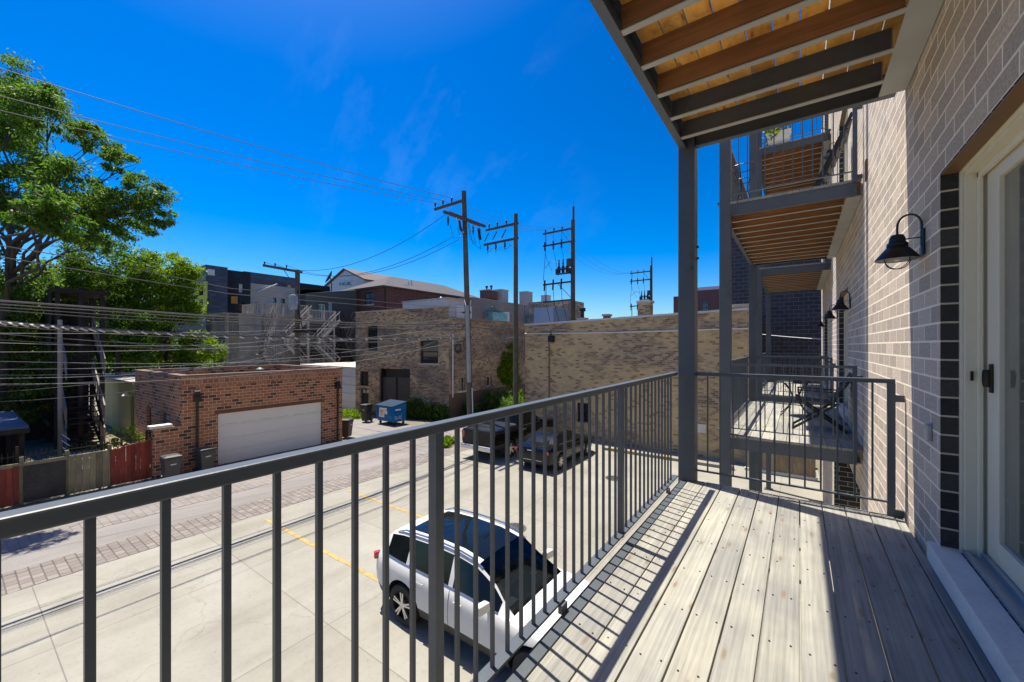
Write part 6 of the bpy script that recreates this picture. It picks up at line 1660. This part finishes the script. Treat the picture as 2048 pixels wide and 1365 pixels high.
    for xw in S['wheels']:
        for s in (-1, 1):
            yo = s * (ip(S['w'], xw) - .015); c = W(xw, yo - s * tw / 2, rw)
            ay = D3(0, 1, 0) * s; ax = D3(1, 0, 0); az = Vector((0, 0, 1))
            def ringpts(pr, n=26):
                return [c + ay * h + (ax * math.cos(2 * math.pi * k / n) + az * math.sin(2 * math.pi * k / n)) * r_ for r_, h in pr for k in range(n)], [(i * n + k, i * n + (k + 1) % n, (i + 1) * n + (k + 1) % n, (i + 1) * n + k) for i in range(len(pr) - 1) for k in range(n)]
            m = MB(); vs, fs = ringpts([(rw * .66, -tw / 2), (rw * .95, -tw / 2), (rw, -tw * .38), (rw, tw * .38), (rw * .95, tw / 2), (rw * .70, tw / 2 + .006), (rw * .66, tw / 2 - .01)]); m.add(vs, fs); wh = m.build('wheel', TYRE, t, smooth=True)
            m = MB(); vs, fs = ringpts([(rw * .69, tw / 2 - .004), (rw * .70, tw / 2 + .008), (rw * .62, tw / 2 + .004), (rw * .60, tw / 2 - .06), (.02, tw / 2 - .09)]); m.add(vs, fs)
            m2 = MB(); vs, fs = ringpts([(.0, tw / 2 + .002), (rw * .17, tw / 2 + .0), (rw * .2, tw / 2 - .03), (rw * .2, tw / 2 - .08)], 16); m2.add(vs, fs)
            for k in range(S.get('spokes', 5)):
                a = 2 * math.pi * k / S.get('spokes', 5) + .3
                for da in (-.13, .13):
                    d0 = ax * math.cos(a + da * 1.6) + az * math.sin(a + da * 1.6); d1 = ax * math.cos(a + da) + az * math.sin(a + da)
                    m2.bar(c + ay * (tw / 2 - .012) + d0 * rw * .14, c + ay * (tw / 2 - .004) + d1 * rw * .64, rw * .085, .03, up=ay)
            m.build('rim_barrel', CUT, wh, smooth=True); m2.build('rim', ALLOY, wh)
    # seams: thin dark lines down the sides
    def seam(x, k0=2, k1=7, x1=None):
        m = MB()
        for s in (-1, 1):
            sec = section(x); ps = [W(x + ((x1 - x) * (k - k0) / (k1 - k0) if x1 else 0), s * (section(x + ((x1 - x) * (k - k0) / (k1 - k0) if x1 else 0))[k][0] + .0015), section(x + ((x1 - x) * (k - k0) / (k1 - k0) if x1 else 0))[k][1]) for k in range(k0, k1 + 1)]
            m.tube(ps, .005, 4)
        m.build('door_seam', BLACK, t)
    for q in S.get('seams', ()): seam(q)
    m = MB()
    for x in S.get('handles', ()):
        for s in (-1, 1):
            sec = section(x); y = sec[5][0] + .012; m.obox(W(x, s * y, sec[5][1] + .03), D3(.10, 0, 0), D3(0, .013, 0), (0, 0, .016))
    if m.v: m.build('door_handle', S.get('hmat', CHROME), t, bevel=.006)
    # mirrors
    xm = S['mirror']
    for s in (-1, 1):
        sec = section(xm); m = MB(); c = W(xm, s * (sec[7][0] + .14), sec[7][1] + .09)
        m.obox(c, D3(.06, 0, 0), D3(.02, .11, 0), (0, 0, .075)); m.bar(W(xm + .03, s * (sec[7][0] - .02), sec[7][1] + .02), c - Vector((0, 0, .05)), .06, .05); m.build('wing_mirror', S['paint'], t, bevel=.03)
    # belt trim and roof rails
    m = MB()
    for s in (-1, 1):
        for k, r_ in ((8, .009),):
            m.tube([W(x, s * (section(x)[k][0] + .006), section(x)[k][1]) for x in np.linspace(g0, g1, 14)], r_, 5)
    m.build('belt_trim', S.get('trim', CHROME), t)
    if S.get('rails'):
        for s in (-1, 1):
            m = MB(); pts = [W(x, s * (section(x)[10][0] + .0), section(x)[10][1] + (.045 if 0 < i < 9 else .0)) for i, x in enumerate(np.linspace(*S['rails'], 10))]; m.tube(pts, .018, 6); m.build('roof_rail', CHROME, t)
    for nm, mt, items in S.get('boxes', ()):
        for (x, y, z, hx, hy, hz, rz) in items:
            m = MB(); dx = Vector((math.cos(rz), math.sin(rz), 0)); m.obox(W(x, y, z), D3(dx.x * hx, dx.y * hx, 0), D3(-dx.y * hy, dx.x * hy, 0), (0, 0, hz)); m.build(nm, mt, t, bevel=min(hx, hy, hz) * .5)
    return t
suv = dict(L=4.66, paint=PW_, r=.37, wheels=(.98, 3.85), tw=.24, glass=(.42, 3.18), pillars=((1.02, 1.10), (2.10, 2.20)), ws=(2.62, 3.42), rw=(.06, .34), pano=(.75, 2.62), mirror=2.98,
           zb=[(0, .46), (.15, .30), (.5, .26), (4.2, .24), (4.5, .26), (4.66, .36)],
           zs=[(0, .94), (.05, 1.04), (.4, 1.09), (1.5, 1.07), (2.8, 1.02), (3.4, .99), (3.9, .95), (4.35, .86), (4.56, .74), (4.66, .60)],
           zr=[(0, .97), (.06, 1.10), (.30, 1.42), (.42, 1.52), (.8, 1.60), (1.6, 1.64), (2.2, 1.625), (2.62, 1.55), (3.0, 1.32), (3.42, 1.03), (3.5, 1.0), (4.66, .6)],
           w=[(0, .74), (.08, .83), (.3, .90), (.9, .945), (2.3, .935), (3.8, .945), (4.25, .90), (4.5, .78), (4.66, .58)],
           wr=[(0, .62), (.4, .64), (1.0, .665), (2.2, .66), (3.0, .64), (3.42, .74)],
           xs=[0, .03, .08, .18, .30, .42, .55, .75, .88, 1.02, 1.10, 1.35, 1.6, 1.85, 2.10, 2.20, 2.4, 2.62, 2.8, 3.0, 3.18, 3.30, 3.42, 3.55, 3.8, 4.05, 4.25, 4.4, 4.52, 4.6, 4.66],
           seams=(1.28, 2.16, 3.12), handles=(1.45, 2.38), rails=(.55, 2.7), clad=True, cabin=True, wsglass=WSG, hmat=CHROME,
           boxes=[('tail_light', TAIL, [(.115, -.73, 1.0, .05, .15, .07, -.45), (.115, .73, 1.0, .05, .15, .07, .45)]), ('headlight', AMBL, [(4.44, -.70, .74, .10, .12, .06, .5), (4.44, .70, .74, .10, .12, .06, -.5)]),
                  ('number_plate', PLATE, [(.005, 0, .78, .008, .26, .065, 0)]), ])
car('suv', 'white estate style SUV with dark glass roof parked below the railing', (-7.0 + 2.33, 5.86, 0), 0, suv)
sed = dict(L=4.65, paint=PB_, r=.325, wheels=(.98, 3.68), tw=.22, glass=(.95, 3.05), pillars=((1.92, 2.02),), ws=(2.45, 3.25), rw=(.72, 1.32), mirror=2.88,
           zb=[(0, .42), (.12, .28), (.5, .2), (4.2, .2), (4.5, .24), (4.65, .34)],
           zs=[(0, .80), (.04, .93), (.3, 1.0), (.8, 1.01), (2.2, .96), (3.2, .93), (3.8, .88), (4.3, .78), (4.55, .66), (4.65, .52)],
           zr=[(0, .82), (.3, 1.03), (.70, 1.05), (1.0, 1.24), (1.32, 1.39), (1.7, 1.45), (2.1, 1.455), (2.45, 1.40), (2.85, 1.17), (3.25, .965), (4.65, .5)],
           w=[(0, .70), (.08, .82), (.35, .89), (1, .915), (2.3, .905), (3.7, .91), (4.2, .86), (4.5, .74), (4.65, .56)],
           wr=[(0, .6), (1.0, .57), (1.7, .60), (2.4, .58), (3.2, .7)],
           xs=[0, .02, .06, .15, .3, .5, .72, .85, .95, 1.1, 1.32, 1.5, 1.7, 1.92, 2.02, 2.2, 2.45, 2.65, 2.85, 3.05, 3.25, 3.4, 3.7, 4.0, 4.2, 4.35, 4.5, 4.58, 4.65],
           seams=(1.15, 1.97, 3.02), handles=(1.32, 2.18), spokes=7,
           boxes=[('tail_light', TAIL, [(.075, -.66, .84, .05, .17, .065, -.3), (.075, .66, .84, .05, .17, .065, .3)]), ('number_plate', PLATE, [(.012, 0, .80, .008, .16, .08, 0)]), ('bumper_trim', CHROME, [(.0, 0, .50, .02, .55, .012, 0)])])
car('sedan', 'black four door saloon parked nose to the tan wall', (-9.05, 14.05 + 2.32, 0), R(90), sed)
tru = dict(L=5.85, paint=PT_, r=.41, wheels=(1.22, 4.86), tw=.27, glass=(2.12, 3.98), pillars=((2.92, 3.02),), ws=(3.55, 4.2), rw=(1.93, 2.08), cover=(.10, 1.86), covermat=plain('vinyl bed cover', (.02, .021, .024), .35, 0, .1, 2), mirror=3.85,
           zb=[(0, .58), (.2, .5), (1, .48), (5.2, .42), (5.6, .42), (5.85, .5)],
           zs=[(0, 1.30), (.05, 1.34), (1.9, 1.36), (2.1, 1.28), (4.2, 1.25), (5.0, 1.20), (5.6, 1.12), (5.85, .95)],
           zr=[(0, 1.32), (.05, 1.385), (1.90, 1.40), (1.94, 1.46), (2.08, 1.84), (2.3, 1.90), (3.0, 1.92), (3.5, 1.88), (3.8, 1.66), (4.2, 1.29), (5.0, 1.24), (5.85, .96)],
           w=[(0, .95), (.05, .985), (1.5, 1.0), (4.5, 1.0), (5.3, .98), (5.7, .88), (5.85, .78)],
           wr=[(0, .7), (2.1, .70), (3.0, .72), (3.6, .70), (4.2, .8)],
           xs=[0, .02, .06, .10, .5, .9, 1.3, 1.7, 1.86, 1.93, 2.08, 2.12, 2.3, 2.6, 2.92, 3.02, 3.3, 3.55, 3.7, 3.85, 3.98, 4.2, 4.4, 4.8, 5.2, 5.5, 5.7, 5.8, 5.85],
           seams=(1.92, 2.2, 2.97, 4.05), handles=(2.35, 3.15), clad=True, spokes=6,
           boxes=[('tail_light', TAIL, [(.05, -.88, 1.12, .06, .085, .17, 0), (.05, .88, 1.12, .06, .085, .17, 0)]), ('rear_bumper', CHROME, [(-.06, 0, .58, .10, .93, .11, 0)]), ('number_plate', PLATE, [(-.165, 0, .62, .008, .15, .075, 0)]),
                  ('tailgate_handle', BLACK, [(-.012, 0, 1.2, .014, .12, .04, 0)])])
car('pickup_truck', 'black pickup truck with chrome rear bumper, left of the black saloon', (-11.9, 14.05 + 2.92, 0), R(90), tru, 'pickup')
# small white car glimpsed through the yard on the left
q = onX(128, 775, -46)
wht = dict(suv, boxes=suv['boxes'][:1])
car('parked_car', 'white car with red lights glimpsed beyond the dark stairs on the left', (q.x, q.y, 0), R(15), wht)
